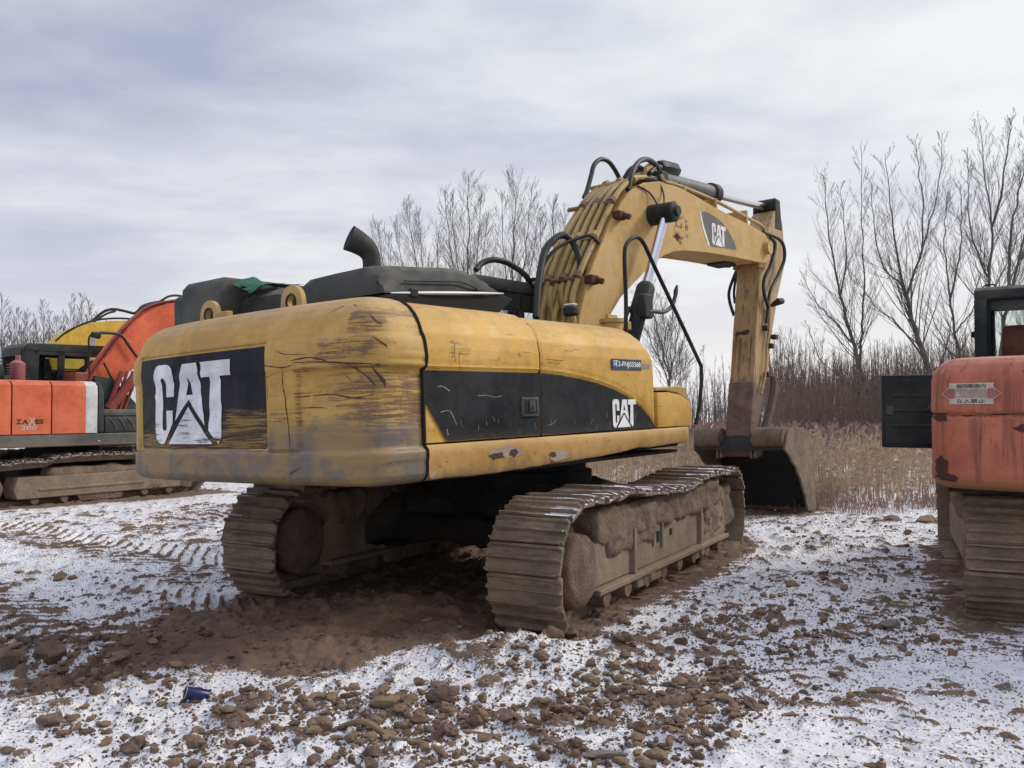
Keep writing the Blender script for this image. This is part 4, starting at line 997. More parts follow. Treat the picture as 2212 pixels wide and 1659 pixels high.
for y, zt in ((-2.82, 2.50), (-2.80, 2.60), (-2.70, 2.66), (-2.2, 2.68), (-1.4, 2.68), (-1.3, 2.5)):
    rows.append([(-.80, y, 2.36), (-.80, y, zt - .08), (-.76, y, zt - .02), (-.68, y, zt), (-.2, y, zt + .01), (-.09, y, zt - .02), (-.05, y, zt - .06), (-.05, y, 2.36)])
loft(rows, 'rear_hood', M_hood, ex, UP)
g = G(); g.prism([(-2.98, 2.36), (-2.98, 2.74), (-2.93, 2.80), (-1.5, 2.80), (-1.45, 2.36)], -1.30, -.72, .03, None, 2); g.prism([(-2.96, 2.36), (-2.96, 2.68), (-2.9, 2.72), (-1.6, 2.72), (-1.6, 2.36)], -1.47, -1.2, .06, None, 3)
bx_ = part('cooler_box', g, M_grey, ex, UP); g = G(); g.tube([(-1.0 + .025 * math.cos(a), -2.4, 2.815 + .03 * math.sin(a)) for a in np.linspace(-.4, 3.5, 12)], .006, 5); part('lift_eye', g, M_dark, bx_)
# green cloth
P = []
for i in range(28):
    row = []
    for j in range(14):
        x = -.70 + .32 * i / 27 + .015 * math.sin(j * .8); y = -2.90 + .5 * j / 13 + .04 * math.sin(i * .9)
        zt = np.interp(x, [-.8, -.72, -.6, -.34], [2.815, 2.80, 2.73, 2.70]); n = float(fbm(np.array([x * 6]), np.array([y * 6]), 77, 3)[0]) - .5
        z = zt + n * .09 - (.06 * ss(3, 0, j) * (.5 + i / 40)); row.append((x, y + n * .05, z + .012))
    P.append(row)
g = G(); g.grid(P); cl_ = link('green_cloth', mesh('green_cloth', g, M_green, 60), None, UP); tag(cl_, 'crumpled green plastic cloth lying on top of the yellow excavator behind its lifting lugs', 'cloth')
# exhaust
g = G(); g.tube([(.47, -2.4, 2.70), (.47, -2.4, 2.83), (.467, -2.41, 2.88), (.452, -2.44, 2.93), (.422, -2.50, 2.975), (.392, -2.56, 3.005)], [.072, .072, .075, .083, .094, .104], 24, 4, False)
exh = part('exhaust_pipe', g, M_exh, ex, UP, 60)
g = G(); g.tube([(.455, -2.435, 2.92), (.423, -2.498, 2.973), (.395, -2.555, 3.002)], [.073, .088, .100], 24, 3, True); part('exhaust_lining', g, M_sealing, exh, None, 60)
# --- cab on the left side
g = G()
g.prism([(-.15, 2.95), (1.55, 2.95), (1.75, 3.0), (1.6, 3.09), (0.0, 3.10), (-.15, 3.05)], -1.42, -.48, .03, None, 2)
cab = part('cab_roof', g, M_cab, ex, UP)
g = G()
for x0 in (-1.40, -.57):
    g.prism([(-.12, 1.4), (0, 1.4), (0, 2.97), (-.12, 2.97)], x0, x0 + .07, .01); g.prism([(.75, 1.4), (.85, 1.4), (.85, 2.97), (.75, 2.97)], x0, x0 + .07, .01); g.prism([(1.95, 1.4), (2.05, 1.4), (1.75, 2.97), (1.65, 2.97)], x0, x0 + .07, .01)
g.box((-1.40, -.12, 1.4), (-.50, 2.0, 2.05), .02); g.box((-1.40, -.12, 2.72), (-.50, -.06, 2.95), .01); g.box((-.57, -.12, 2.75), (-.50, 1.7, 2.95), .01)
part('cab_frame', g, M_cab, ex, UP)
g = G(); g.box((-.54, 0, 2.05), (-.532, 1.68, 2.74)); g.box((-1.38, -.095, 2.05), (-.52, -.088, 2.72)); part('cab_window', g, M_glass, ex, UP)

# --- boom
topE = [(.70, 2.30), (.745, 2.571), (.942, 3.028), (1.167, 3.349), (1.458, 3.719), (1.728, 4.012), (1.943, 4.185), (2.253, 4.333), (2.65, 4.425), (3.10, 4.448), (3.6, 4.42), (4.2, 4.36), (4.804, 4.318), (5.57, 4.275), (6.02, 4.23), (6.16, 4.13), (6.19, 4.0)]
botE = [(6.17, 3.90), (6.05, 3.82), (5.75, 3.79), (5.476, 3.785), (4.6, 3.755), (3.93, 3.722), (3.258, 3.663), (2.95, 3.61), (2.70, 3.53), (2.436, 3.410), (2.176, 3.255), (1.628, 2.92), (1.30, 2.62), (1.12, 2.40), (.95, 2.2), (.75, 2.15)]
g = G(); g.prism(topE + botE, -.29, .29, .0); boom = part('boom', g, M_boom, ex, UP, 20)
# side plates proud of the box (flanges)
for x0, x1 in ((.291, .318), (-.318, -.291)):
    g = G(); g.prism([(a, c + .018) for a, c in topE] + [(a, c - .02) for a, c in botE], x0, x1, .004); part('boom_side_plate', g, M_boom, boom, None, 20)
bf = .3215
# decal
g = poly2d([[(3.79, 4.235), (3.9, 4.262), (4.05, 4.26), (4.25, 4.235), (4.45, 4.19), (4.62, 4.12), (4.75, 4.04), (4.85, 3.95), (4.90, 3.86), (4.03, 3.80), (3.93, 3.95), (3.84, 4.10)]], lambda y, z: (bf, y, z)); part('grey_film', g, M_greyfilm, boom, None, 0)
g = poly2d([[(3.755, 4.245), (3.785, 4.238), (3.835, 4.095), (4.025, 3.80), (3.975, 3.795), (3.80, 4.05)]], lambda y, z: (bf + .001, y, z)); part('white_stripe', g, M_white2, boom, None, 0)
catlogo_fine(boom, 4.10, 4.55, 3.835, 4.14, lambda y, z: (bf + .003, y, z), M_white2, .5)
# worn brown dealer mark
g = G()
for (y0, y1, z0, z1) in ((3.05, 3.08, 3.93, 4.06), (3.08, 3.22, 4.045, 4.06), (3.08, 3.22, 3.93, 3.945), (3.19, 3.215, 3.945, 4.0), (3.32, 3.335, 3.92, 4.0), (3.36, 3.375, 3.92, 4.0), (3.30, 3.39, 3.96, 3.97), (3.30, 3.36, 4.02, 4.03), (3.31, 3.38, 4.045, 4.055), (3.2, 3.30, 4.075, 4.082), (3.05, 3.2, 4.08, 4.087), (3.30, 3.39, 3.83, 3.838), (3.31, 3.39, 3.86, 3.868)):
    g = G(); g.add([(bf, y0, z0), (bf, y1, z0), (bf, y1, z1), (bf, y0, z1)], [(0, 1, 2, 3)]); part('mark_stroke', g, M_stickbrown, boom, None, 0)
g = G()
for k in range(30):
    a = RNG.uniform(0, 6.28); rr_ = abs(RNG.normal(0, .06)); y = 3.08 + rr_ * math.cos(a) * 1.3; z = 3.80 + rr_ * math.sin(a); l = RNG.uniform(.02, .07); t = RNG.uniform(0, 3.1); w = RNG.uniform(.004, .012)
    g.add([(bf + .0003 * k, y, z), (bf + .0003 * k, y + l * math.cos(t), z + l * math.sin(t)), (bf + .0003 * k, y + l * math.cos(t) - w * math.sin(t), z + l * math.sin(t) + w * math.cos(t)), (bf + .0003 * k, y - w * math.sin(t), z + w * math.cos(t))], [(0, 1, 2, 3)])
g.add([(bf - .0005, 3.08 + .07 * math.cos(a) * (1 + .3 * math.sin(3 * a)), 3.79 + .045 * math.sin(a)) for a in np.linspace(0, 6.28, 15)[:-1]], [tuple(range(14))]); part('scorched_spot', g, M_rustp, boom, None, 0)['kind'] = 'stuff'
# bosses
g = G(); g.tube([(-.62, 2.41, 3.97), (.70, 2.41, 3.97)], .06, 16); g.tube([(.32, 2.41, 3.97), (.43, 2.41, 3.97)], .13, 20); part('cylinder_pin', g, M_cyl, boom)
g = G(); g.tube([(-.40, 6.0, 4.02), (.40, 6.0, 4.02)], .10, 18); part('arm_pin', g, M_boom, boom)
g = G(); g.box((-.30, 5.2, 3.735), (.0, 5.6, 3.78), .01); part('lower_light', g, M_cyl, boom)
# boom cylinders
for sx in (1, -1):
    xo = .52 * sx
    a = Vector((xo, 2.41, 3.97)); b2 = Vector((xo, 1.30, 2.05)); d = (b2 - a).normalized(); L1 = 1.10
    jn = a + d * 1.08
    g = G(); g.tube([a + d * .05, jn], .055, 20); rod = part('boom_cylinder_rod', g, M_chrome, ex, UP, 60)
    g = G(); g.tube([jn + d * -.005, jn + d * .02, jn + d * .05, jn + d * .33, jn + d * .35, jn + d * .42, jn + d * .43, b2], [.085, .10, .11, .115, .118, .10, .092, .09], 16); g.box((xo + .04, 1.55, 2.62), (xo + .15, 1.75, 2.9), .02); part('boom_cylinder_barrel', g, M_cyl, ex, UP, 40)
    g = G(); g.tube([(xo - .13, 2.41, 3.97), (xo - .125, 2.41, 3.97), (xo + .125, 2.41, 3.97), (xo + .14, 2.41, 3.97)], [.10, .125, .125, .10], 20); part('rod_eye', g, M_cyl, ex, UP, 40)
# arm cylinder on top
a = Vector((0, 2.75, 4.60)); b2 = Vector((0, 6.90, 4.86)); d = (b2 - a).normalized()
g = G(); g.tube([a, a + d * .1, a + d * 2.0, a + d * 2.02, a + d * 2.18, a + d * 2.2], [.10, .115, .115, .15, .15, .08], 20); 
acb = part('arm_cylinder_barrel', g, M_hood, ex, UP, 40); g = G(); g.tube([a + d * .5, a + d * 2.0], .117, 20); part('barrel_sleeve', g, M_greyfilm, acb, None, 60)
g = G(); g.tube([a + d * 2.19, b2], .058, 18); part('arm_cylinder_rod', g, M_chrome, ex, UP, 60)
g = G(); g.tube([(-.16, 6.90, 4.86), (.16, 6.90, 4.86)], .13, 20); g.prism([(6.75, 4.45), (7.05, 4.45), (7.0, 4.97), (6.82, 4.97)], -.2, -.14, .02); g.prism([(6.75, 4.45), (7.05, 4.45), (7.0, 4.97), (6.82, 4.97)], .14, .2, .02); part('arm_cylinder_eye', g, M_cyl, ex, UP, 40)
g = G(); g.prism([(2.60, 4.40), (3.0, 4.43), (2.9, 4.68), (2.75, 4.74), (2.62, 4.66)], -.16, -.10, .02); g.prism([(2.60, 4.40), (3.0, 4.43), (2.9, 4.68), (2.75, 4.74), (2.62, 4.66)], .10, .16, .02); part('cylinder_bracket', g, M_boom, boom)
# pipes on the boom back
def along(tt, up_):
    P = [Vector((0, p[0], p[1])) for p in topE]; d = [0]
    for i in range(1, len(P)): d.append(d[-1] + (P[i] - P[i - 1]).length)
    y = np.interp(tt, d, [p.y for p in P]); z = np.interp(tt, d, [p.z for p in P]); y2 = np.interp(tt + .1, d, [p.y for p in P]); z2 = np.interp(tt + .1, d, [p.z for p in P]); y1 = np.interp(tt - .1, d, [p.y for p in P]); z1 = np.interp(tt - .1, d, [p.z for p in P])
    t = Vector((0, y2 - y1, z2 - z1)).normalized(); n = Vector((0, -t.z, t.y)); return Vector((0, y, z)) + n * up_
for i, (xx, r_, u0, t0, t1) in enumerate(((.235, .034, .075, .45, 2.9), (.14, .032, .08, .5, 2.95), (.045, .034, .085, .25, 3.0), (-.05, .032, .085, .4, 3.0), (-.15, .036, .09, .3, 3.05), (-.25, .030, .08, .5, 2.9))):
    pts = []
    for t in np.arange(t0, t1 + .01, .22):
        p = along(t, u0 + .02 * math.sin(t * 3 + i)); pts.append((xx + .006 * math.sin(t * 2 + i * 2), p.y, p.z))
    lo_ = pts[0]; pts = [(lo_[0] + .05 * (-1) ** i, lo_[1] - .02, lo_[2] - .40)] + pts
    g = G(); g.tube(pts, r_, 10, 3); part('hydraulic_pipe', g, M_pipe, boom, None, 60)
for t in (.75, 1.35, 1.95, 2.55):
    p = along(t, .10); q = along(t + .06, .10); g = G()
    g.tube([(-.36, p.y, p.z), (.27, p.y, p.z)], .026, 6)
    for xx in (-.15, .045, .235): g.tube([(xx, p.y, p.z), (xx, q.y, q.z)], .052, 10)
    part('pipe_clamp', g, M_clampp if t in (.75, 1.95) else M_pipe, boom)
for (y, z) in ((1.62, 3.86), (.99, 3.05)):
    g = G(); g.box((.29, y - .10, z - .07), (.40, y + .06, z + .03), .015); g.tube([(.38, y, z - .02), (.47, y + .02, z - .05)], .035, 8); part('side_bracket', g, M_rustp, boom)
for i, (xx, y0) in enumerate(((.22, 3.1), (-.2, 3.0))):
    g = G(); g.tube([(xx, 2.6, 4.50), (xx, y0, 4.53), (xx + .05, 4.2, 4.50), (xx + .06, 5.4, 4.42), (xx + .07, 6.0, 4.35), (xx + .05, 6.25, 4.15)], .026, 8, 4); part('hydraulic_pipe', g, M_pipe, boom, None, 60)
for yy in (3.35, 4.3, 5.35):
    g = G(); g.box((-.24, yy, 4.30), (.31, yy + .05, 4.52), .01); part('pipe_clamp', g, M_boom, boom)
def vh(pl, pts, r_, name='hydraulic_hose', mat=M_rubber, parent=None, FR=UP, ax=0, sm=6, n=8, rs=None):
    P = []
    for i, q in enumerate(pts):
        p = on(FR, ax, pl if not isinstance(pl, (list, tuple)) else pl[i], *q); P.append(tuple(p))
    g = G(); g.tube(P, r_, n, sm); return part(name, g, mat, parent or ex, FR, 60)
def c3(cx, cy): return (1119.8 + .2726 * cx, 310.1 + .2726 * cy)
vh(-.30, [c3(*q) for q in [(520, 430), (545, 370), (575, 260), (600, 170), (650, 125), (710, 140), (760, 200), (805, 285)]], .030)
vh([.05, .1, .1, .1, .12, .15], [c3(*q) for q in [(830, 290), (880, 210), (930, 180), (990, 200), (1040, 240), (1080, 250)]], .026)
vh([.25, .25, .22, .2, .15, .12, .12], [c3(*q) for q in [(870, 370), (900, 240), (950, 150), (1020, 125), (1090, 170), (1130, 250), (1190, 290)]], .034)
vh([.2, .1, .0], [c3(*q) for q in [(1040, 240), (1090, 185), (1160, 200)]], .035)
vh([.30, .40, .58, .72, .88, .98, 1.0, 1.02], [c3(*q) for q in [(140, 1380), (155, 1150), (200, 880), (270, 770), (360, 725), (440, 800), (500, 960), (525, 1100)]], .040, ax=1)
vh([.55, .68, .85, 1.0, 1.1, 1.25], [c3(*q) for q in [(180, 1000), (260, 870), (370, 790), (480, 750), (570, 730), (640, 790)]], .020, ax=1)
vh([-.7, -.7, -.65, -.6, -.5, -.5], [(1028, 583), (1042, 568), (1068, 561), (1100, 570), (1135, 595), (1152, 625)], .035)
vh([-.5, -.5, -.48], [(1152, 600), (1160, 660), (1158, 690)], .038)
vh([.33, .34, .4], [c3(*q) for q in [(940, 330), (1040, 390), (1100, 480)]], .011)
vh([.3, .34, .4], [c3(*q) for q in [(1110, 300), (1150, 390), (1155, 485)]], .011)
vh([.45, .5, .5, .5], [c3(*q) for q in [(1130, 250), (1160, 300), (1230, 320), (1290, 340)]], .02, mat=M_pipe)
vh([.62, .66, .66, .66, .66], [c3(*q) for q in [(985, 1345), (1060, 1330), (1150, 1335), (1215, 1290), (1245, 1200)]], .024)
g = G(); g.tube([tuple(on(UP, 0, .66, *c3(*q))) for q in [(1243, 1215), (1248, 1170), (1258, 1125)]], [.024, .03, .014], 8); part('hose_fitting', g, M_rubber, ex, UP)
vh([.62, .5, .45], [c3(*q) for q in [(790, 1450), (840, 1400), (880, 1300)]], .022)
# rock guard / black chunk on boom top
g = G(); g.tube([tuple(on(UP, 0, .0, *c3(*q))) for q in [(1110, 190), (1150, 200), (1230, 215), (1260, 220)]], [.09, .12, .11, .06], 8); part('hose_joint', g, M_cyl, boom, None, 40)
g = G(); g.box((.1, 2.75, 4.46), (.3, 2.95, 4.62), .02); g.tube([(.22, 2.4, 4.45), (.22, 3.3, 4.55)], .045, 8); part('pipe_joint', g, M_cyl, boom)
g = G(); g.tube([tuple(on(UP, 0, .0, *c3(*q))) for q in [(930, 265), (1010, 235), (1120, 268)]], .04, 8); part('pipe_joint', g, M_pipe, boom)
# guard rail
g = G(); rail = [tuple(on(UP, 0, 1.15, *q)) for q in [(1352, 720), (1352, 640), (1349, 560), (1353, 528), (1370, 513), (1388, 522), (1418, 585), (1505, 770), (1515, 800), (1512, 870), (1503, 915)]]
g.tube(rail, .021, 10, 5); part('guard_rail', g, M_cyl, ex, UP, 60)
# work lamp and knobs behind the hood
g = G(); g.box((.62, .70, 2.43), (.86, .92, 2.52), .01); g.box((.66, .72, 2.52), (.70, .9, 2.60)); wl = part('valve_bracket', g, M_lug, ex, UP)
g = G(); g.tube([tuple(on(UP, 0, .55, *q)) for q in [(1222, 683), (1232, 670), (1246, 672)]], [.05, .075, .06], 10); g = G(); a = on(UP, 0, .55, 1233, 672); g.box((a.x - .07, a.y - .06, a.z - .05), (a.x + .07, a.y + .06, a.z + .05), .02); wl_ = part('work_lamp', g, M_cyl, ex, UP); g = G(); g.box((a.x - .06, a.y - .05, a.z + .05), (a.x + .06, a.y + .05, a.z + .075), .012); part('snow_cap', g, M_rim, wl_)
g = G(); a = on(UP, 0, .8, 1322, 700); g.tube([(a.x, a.y, a.z - .15), (a.x, a.y, a.z + .01), (a.x, a.y, a.z + .012), (a.x, a.y, a.z + .05)], [.11, .11, .13, .13], 18); part('filler_cap', g, M_lug, ex, UP)
vh([-.35, -.3, -.25, .25], [(1165, 690), (1200, 655), (1225, 640), (1262, 640)], .03, 'return_pipe', M_pipe)
vh([.0, .0, .0], [(1190, 620), (1187, 650), (1196, 690)], .032, 'return_pipe', M_pipe)
vh([.1, .1, .1], [(1210, 615), (1213, 650), (1224, 690)], .032, 'return_pipe', M_pipe)
# --- arm
armP = [(6.07, 3.80), (5.98, 3.40), (5.82, 2.80), (5.62, 1.94), (5.50, 1.45), (5.40, 1.0), (5.42, .86), (5.52, .82), (5.64, .88), (5.72, 1.02), (5.80, 1.25), (6.02, 1.65), (6.24, 2.15), (6.36, 2.55), (6.76, 3.36), (7.08, 3.85), (7.13, 4.1), (7.10, 4.55), (7.02, 4.72), (6.86, 4.80), (6.70, 4.70), (6.55, 4.45), (6.25, 4.25), (6.1, 4.1)]
g = G(); g.prism(armP, -.19, .19, .012); arm = part('arm', g, M_arm, ex, UP, 20)
for sx in (1, -1):
    g = G(); g.prism([(5.95, 3.75), (6.2, 3.72), (6.5, 3.9), (6.5, 4.42), (6.2, 4.22), (6.02, 4.05)], .195 * sx - .02, .195 * sx + .02, .006); part('arm_cheek_plate', g, M_arm, arm)
vh([.3, .32, .3, .26, .26, .26], [c3(*q) for q in [(1990, 740), (2035, 800), (2000, 960), (1950, 1070), (1945, 1180), (1980, 1290)]], .028)
vh([.3, .34, .32, .28, .26, .26], [c3(*q) for q in [(1940, 700), (2080, 770), (2110, 900), (2060, 1040), (2000, 1160), (1975, 1290)]], .028)
vh([.24, .24, .24], [c3(*q) for q in [(1978, 1280), (1975, 1340), (1965, 1420)]], .024)
def c4(cx, cy): return ((1600 + .446 * cx) * .8614, (560 + .446 * cy) * .8614)
vh([-.25, -.3, -.3, -.25], [c4(*q) for q in [(560, 250), (515, 370), (515, 440), (540, 520)]], .026)
vh([-.22, -.24, -.22], [c4(*q) for q in [(558, 260), (540, 380), (545, 450)]], .022)
vh([.24, .24, .24, .24, .24], [c4(*q) for q in [(740, 470), (735, 600), (725, 700), (715, 850), (690, 960)]], .018, 'arm_pipe', M_pipe)
for q in ((760, 640), (712, 590), (720, 850), (742, 690)):
    a = on(UP, 0, .21, *c4(*q)); g = G(); g.box((a.x - .02, a.y - .05, a.z - .04), (a.x + .06, a.y + .05, a.z + .04), .01); part('pipe_bracket', g, M_rustp, arm)
a = on(UP, 0, .3, *c4(790, 440)); g = G(); g.tube([(a.x - .1, a.y - .05, a.z - .06), (a.x, a.y, a.z), (a.x + .03, a.y + .08, a.z + .01)], [.03, .06, .05], 10); part('arm_lamp', g, M_cyl, ex, UP)
# rust wipe on rear face, caked mud on the lower arm
lumpy('caked_mud', (-.205, 5.375, .90), (.205, 5.52, 1.95), 1, .016, M_mudred, ex, UP, 31, .03, .2, .225)
def armback(off): return lambda x, z: (x, float(np.interp(z, [1.0, 1.45, 1.94, 2.8, 3.4, 3.8], [5.40, 5.50, 5.62, 5.82, 5.98, 6.07])) - off, z)
g = poly2d([[(-.155, 2.70), (-.12, 2.735), (-.02, 2.75), (.06, 2.77), (.09, 2.74), (.08, 2.70), (.0, 2.68), (-.05, 2.695), (-.13, 2.67)]], armback(.004)); part('rust_scar', g, M_rustp, arm, None, 0)
for k in range(15):
    x = RNG.uniform(-.16, .13); z1 = RNG.uniform(2.55, 2.69); L = RNG.uniform(.15, .7); w = RNG.uniform(.003, .010)
    g = poly2d([[(x, z1), (x + w, z1), (x + w * .7, z1 - L), (x + w * .2, z1 - L)]], armback(.0045 + k * .0002)); part('rust_streak', g, M_rustst, arm, None, 0)
# link rods
g = G(); g.tube([(.26, 6.22, 2.05), (.27, 6.25, 1.85), (.27, 6.0, 1.45), (.27, 5.75, 1.15)], [.05, .07, .06, .07], 8, 2); g.tube([(.25, 5.72, 1.05), (.26, 5.9, 1.25)], [.09, .09], 8); part('bucket_link', g, M_rust, ex, UP)
g = G(); g.tube([(0, 6.75, 3.2), (0, 6.42, 2.3)], .075, 12); g.tube([(0, 6.42, 2.3), (0, 6.32, 2.0)], .045, 10); part('bucket_cylinder', g, M_cyl, ex, UP)
g = G(); g.tube([(-.30, 5.47, .95), (.30, 5.47, .95)], .13, 16); part('bucket_pin', g, M_mudred, ex, UP)
# --- bucket
M_bkin = mudmat('shade_dark_steel', (0.030, 0.026, 0.024), (0.018, 0.016, 0.016), .0, 5, .8, .01)  # shade inside the bucket mouth, painted into the shell colour
M_rust2 = mudmat('earth_caked_steel', (0.235, 0.175, 0.115), (0.12, 0.088, 0.062), .0, 5, .9, .01)
bw0, bw1 = -.66, .74
prof = [(5.28, .93), (5.32, 1.02), (5.42, 1.16), (5.62, 1.22), (5.85, 1.17), (6.08, 1.02), (6.26, .78), (6.38, .45), (6.42, .1), (6.40, -.04)]
inner = [(6.34, -.04), (6.34, .1), (6.30, .42), (6.18, .72), (6.0, .93), (5.82, 1.06), (5.62, 1.11), (5.46, 1.06), (5.38, 1.00), (5.33, .93)]
g = G(); g.prism(prof + inner, bw0, bw1, 0); bk = part('bucket_shell', g, M_bkin, ex, UP, 40)
sideP = [(5.29, .93), (5.32, 1.04), (5.42, 1.18), (5.62, 1.25), (5.95, 1.235), (6.22, 1.18), (6.35, 1.05), (6.41, .80), (6.45, .46), (6.48, .1), (6.48, -.04), (6.14, -.04), (6.06, .10), (6.02, .22), (5.93, .33), (5.88, .46), (5.77, .55), (5.70, .66), (5.56, .74), (5.46, .84)]
for x0 in (bw0 - .03, bw1):
    g = G(); g.prism(sideP, x0, x0 + .035, .006); part('bucket_side_plate', g, M_rust2, bk)
g = G(); g.tube([(bw0, 5.43, 1.09), (-.26, 5.43, 1.09)], .17, 18); g.tube([(.28, 5.43, 1.09), (bw1, 5.43, 1.09)], .17, 18); part('bucket_top_tube', g, M_rust2, bk, None, 40)
for xx in (-.30, -.24, .24, .30):
    g = G(); g.prism([(5.30, .80), (5.33, 1.05), (5.42, 1.16), (5.62, 1.2), (5.66, 1.0), (5.55, .82)], xx - .015, xx + .015, .006); part('bucket_ear', g, M_mudred, bk)
g = G(); g.box((bw0 - .03, 6.30, -.06), (bw1 + .03, 6.46, -.02)); part('cutting_edge', g, M_rust, bk)
for k in range(5):
    xx = bw0 + .08 + k * .30; g = G(); g.prism([(6.30, -.01), (6.50, .02), (6.50, -.1), (6.32, -.16)], xx, xx + .09, .01); part('bucket_tooth', g, M_rust, bk)

# ================================================================== left orange excavator
lx = thing('excavator', 'orange crawler excavator at the left, number 200 on its side, boom raised', 'excavator', (-8.28, 16.26, 0))
for sd_, xc in ((1, 1.0), (-1, -1.0)):
    at, per, yr, yf, zc = track_unit(lx, LT, sd_, xc, .60, 4.25, .385, .19, sag=.02, hump=lambda t: .06 * math.sin(t * math.pi) * 1.2 - .05 * (t < .3), snow=True)
    g = G(); g.prism([(-1.30, .14), (1.60, .14), (1.62, .30), (1.40, .50), (-1.28, .50), (-1.35, .3)], xc - .2, xc + .27, .015); g.box((xc + .25, -.95, .26), (xc + .285, .9, .31), .01); part('track_frame', g, M_frame, lx, LT)
    lumpy('caked_mud', (xc - .2, -.75, .42), (xc + .24, 1.5, .62), 1, .05, M_mud, lx, LT, 41 + sd_, .07)
    lumpy('caked_mud', (xc - .2, 1.0, .10), (xc + .27, 1.9, .33), 1, .05, M_mudred, lx, LT, 45 + sd_, .07)
    disc_mud('idler_cap', (xc + sd_ * .17, yr - .0, zc - .05), .25, .10, M_mud, lx, LT, 14, sd_)
    for k in range(6):
        yy = -1.0 + k * .48; g = G(); g.tube([(xc - .22, yy, .105), (xc - .09, yy, .105), (xc + .09, yy, .105), (xc + .24, yy, .105)], [.07, .085, .085, .065], 12); part('track_roller', g, M_mud, lx, LT)
    g = G(); g.prism([(-.25, .03), (.45, .03), (.5, .14), (-.32, .14)], xc + .19, xc + .25, .008); part('guiding_guard', g, M_mudred, lx, LT)
g = G(); g.box((-.7, -1, .3), (.7, 1, .75), .05); g.tube([(0, 0, .7), (0, 0, .98)], .62, 24); part('car_body', g, M_dark, lx, LT)
g = G(); g.box((-1.28, -2.3, .985), (1.285, 1.9, 1.195), .015); part('grey_skirt', g, M_greydeck, lx, LX)
g = G(); g.box((-1.2, -2.35, 1.2), (1.22, .0, 2.05), .02); part('inner_body', g, M_dark, lx, LX)
def opanel(y0, y1, mat, name):
    S = resample([(1.295, 1.205), (1.298, 1.95), (1.285, 2.03), (1.235, 2.085), (1.15, 2.105), (.6, 2.12)], 16); P = []
    for i in range(9):
        y = y0 + (y1 - y0) * i / 8; r_ = .008 if i in (0, 8) else 0
        P.append([(x - r_, y, z - (r_ if z > 2.08 else 0)) for x, z in S])
    g = G(); g.grid(P); return part(name, g, mat, lx, LX, 40)
opanel(-1.98, -1.415, M_org, 'side_door'); dd = opanel(-1.395, -.785, M_org, 'side_door'); opanel(-.765, -.205, M_org, 'side_door'); ws = opanel(-.203, .0, M_whitestripe, 'white_door_strip')
g = G(); g.box((-1.28, -2.72, 1.02), (1.285, -2.0, 2.06), .14, None, 3); part('counterweight', g, M_org, lx, LX, 40)
g = G(); g.box((-1.2, -2.0, 1.9), (1.15, -.7, 2.10), .04); part('engine_hood', g, M_org, lx, LX)
g = G(); g.box((1.296, -1.404, 1.21), (1.299, -1.40, 2.0)); part('door_seam', g, M_sealing, lx, LX)
fl_ = lambda o: (lambda a, c: (1.2995 + o, a, c))
for k, (ch, mt) in enumerate((('Z', M_signtext), ('A', M_signtext), ('X', M_zwhite), ('I', M_signtext), ('S', M_signtext))):
    w = (.088, .095, .11, .035, .09)[k]; y0 = (-1.34, -1.245, -1.15, -1.035, -.995)[k]; h = .078 if ch != 'X' else .13
    textpart('side_letter', ch, w, h, (lambda y0: lambda a, c: (1.3005, y0 + a, 1.375 + c - (.02 if h > .1 else 0)))(y0), mt, dd, .03)
textpart('side_number', '200', .26, .078, lambda a, c: (1.3005, -1.27 + a, 1.272 + c), M_zwhite, dd, .03)
g = G(); g.box((1.286, .02, 1.05), (1.290, .055, 1.075)); part('reflector', g, M_zwhite, lx, LX)
g = G(); g.prism([(.01, 1.205), (.13, 1.205), (.13, 1.5), (.115, 1.93), (.05, 2.09), (.01, 2.10)], .7, 1.285, .02); part('grey_corner', g, M_grey, lx, LX)
g = G(); g.prism([(.14, 1.20), (1.55, 1.20), (1.75, 1.30), (1.72, 1.42), (1.55, 1.485), (.14, 1.49)], .5, 1.27, .05, None, 2); fd = part('grey_fender', g, M_grey, lx, LX)
g = G(); g.prism([(.14, 1.50), (1.60, 1.50), (1.58, 1.60), (.14, 1.62)], .5, 1.24, .03, None, 2); part('step_box', g, M_greydeck, lx, LX)
for k in range(7):
    y = .22 + k * .17; g = G(); g.tube([(1.274, y, 1.46), (1.280, y + .06, 1.40), (1.280, y + .11, 1.31), (1.274, y + .13, 1.24)], .008, 5, 3); part('fender_rib', g, M_rim if k == 99 else M_greydeck, fd)
# things on the roof
g = G(); g.tube([(.35, -.95, 2.1), (.35, -.95, 2.42), (.35, -.93, 2.47)], [.12, .12, .05], 14); g.tube([(.35, -.95, 2.45), (.35, -.95, 2.56)], .045, 8)
for k in range(5): g.box((.30, -1.11, 2.18 + k * .05), (.52, -1.095, 2.2 + k * .05))
part('pink_muffler', g, M_pink, lx, LX, 40)
g = G(); g.tube([(.4, -1.25, 2.22), (.4, -1.9, 2.22)], .18, 16); g.tube([(.4, -1.3, 2.22), (.4, -1.38, 2.22)], .195, 16); part('air_filter', g, M_cyl, lx, LX, 40)
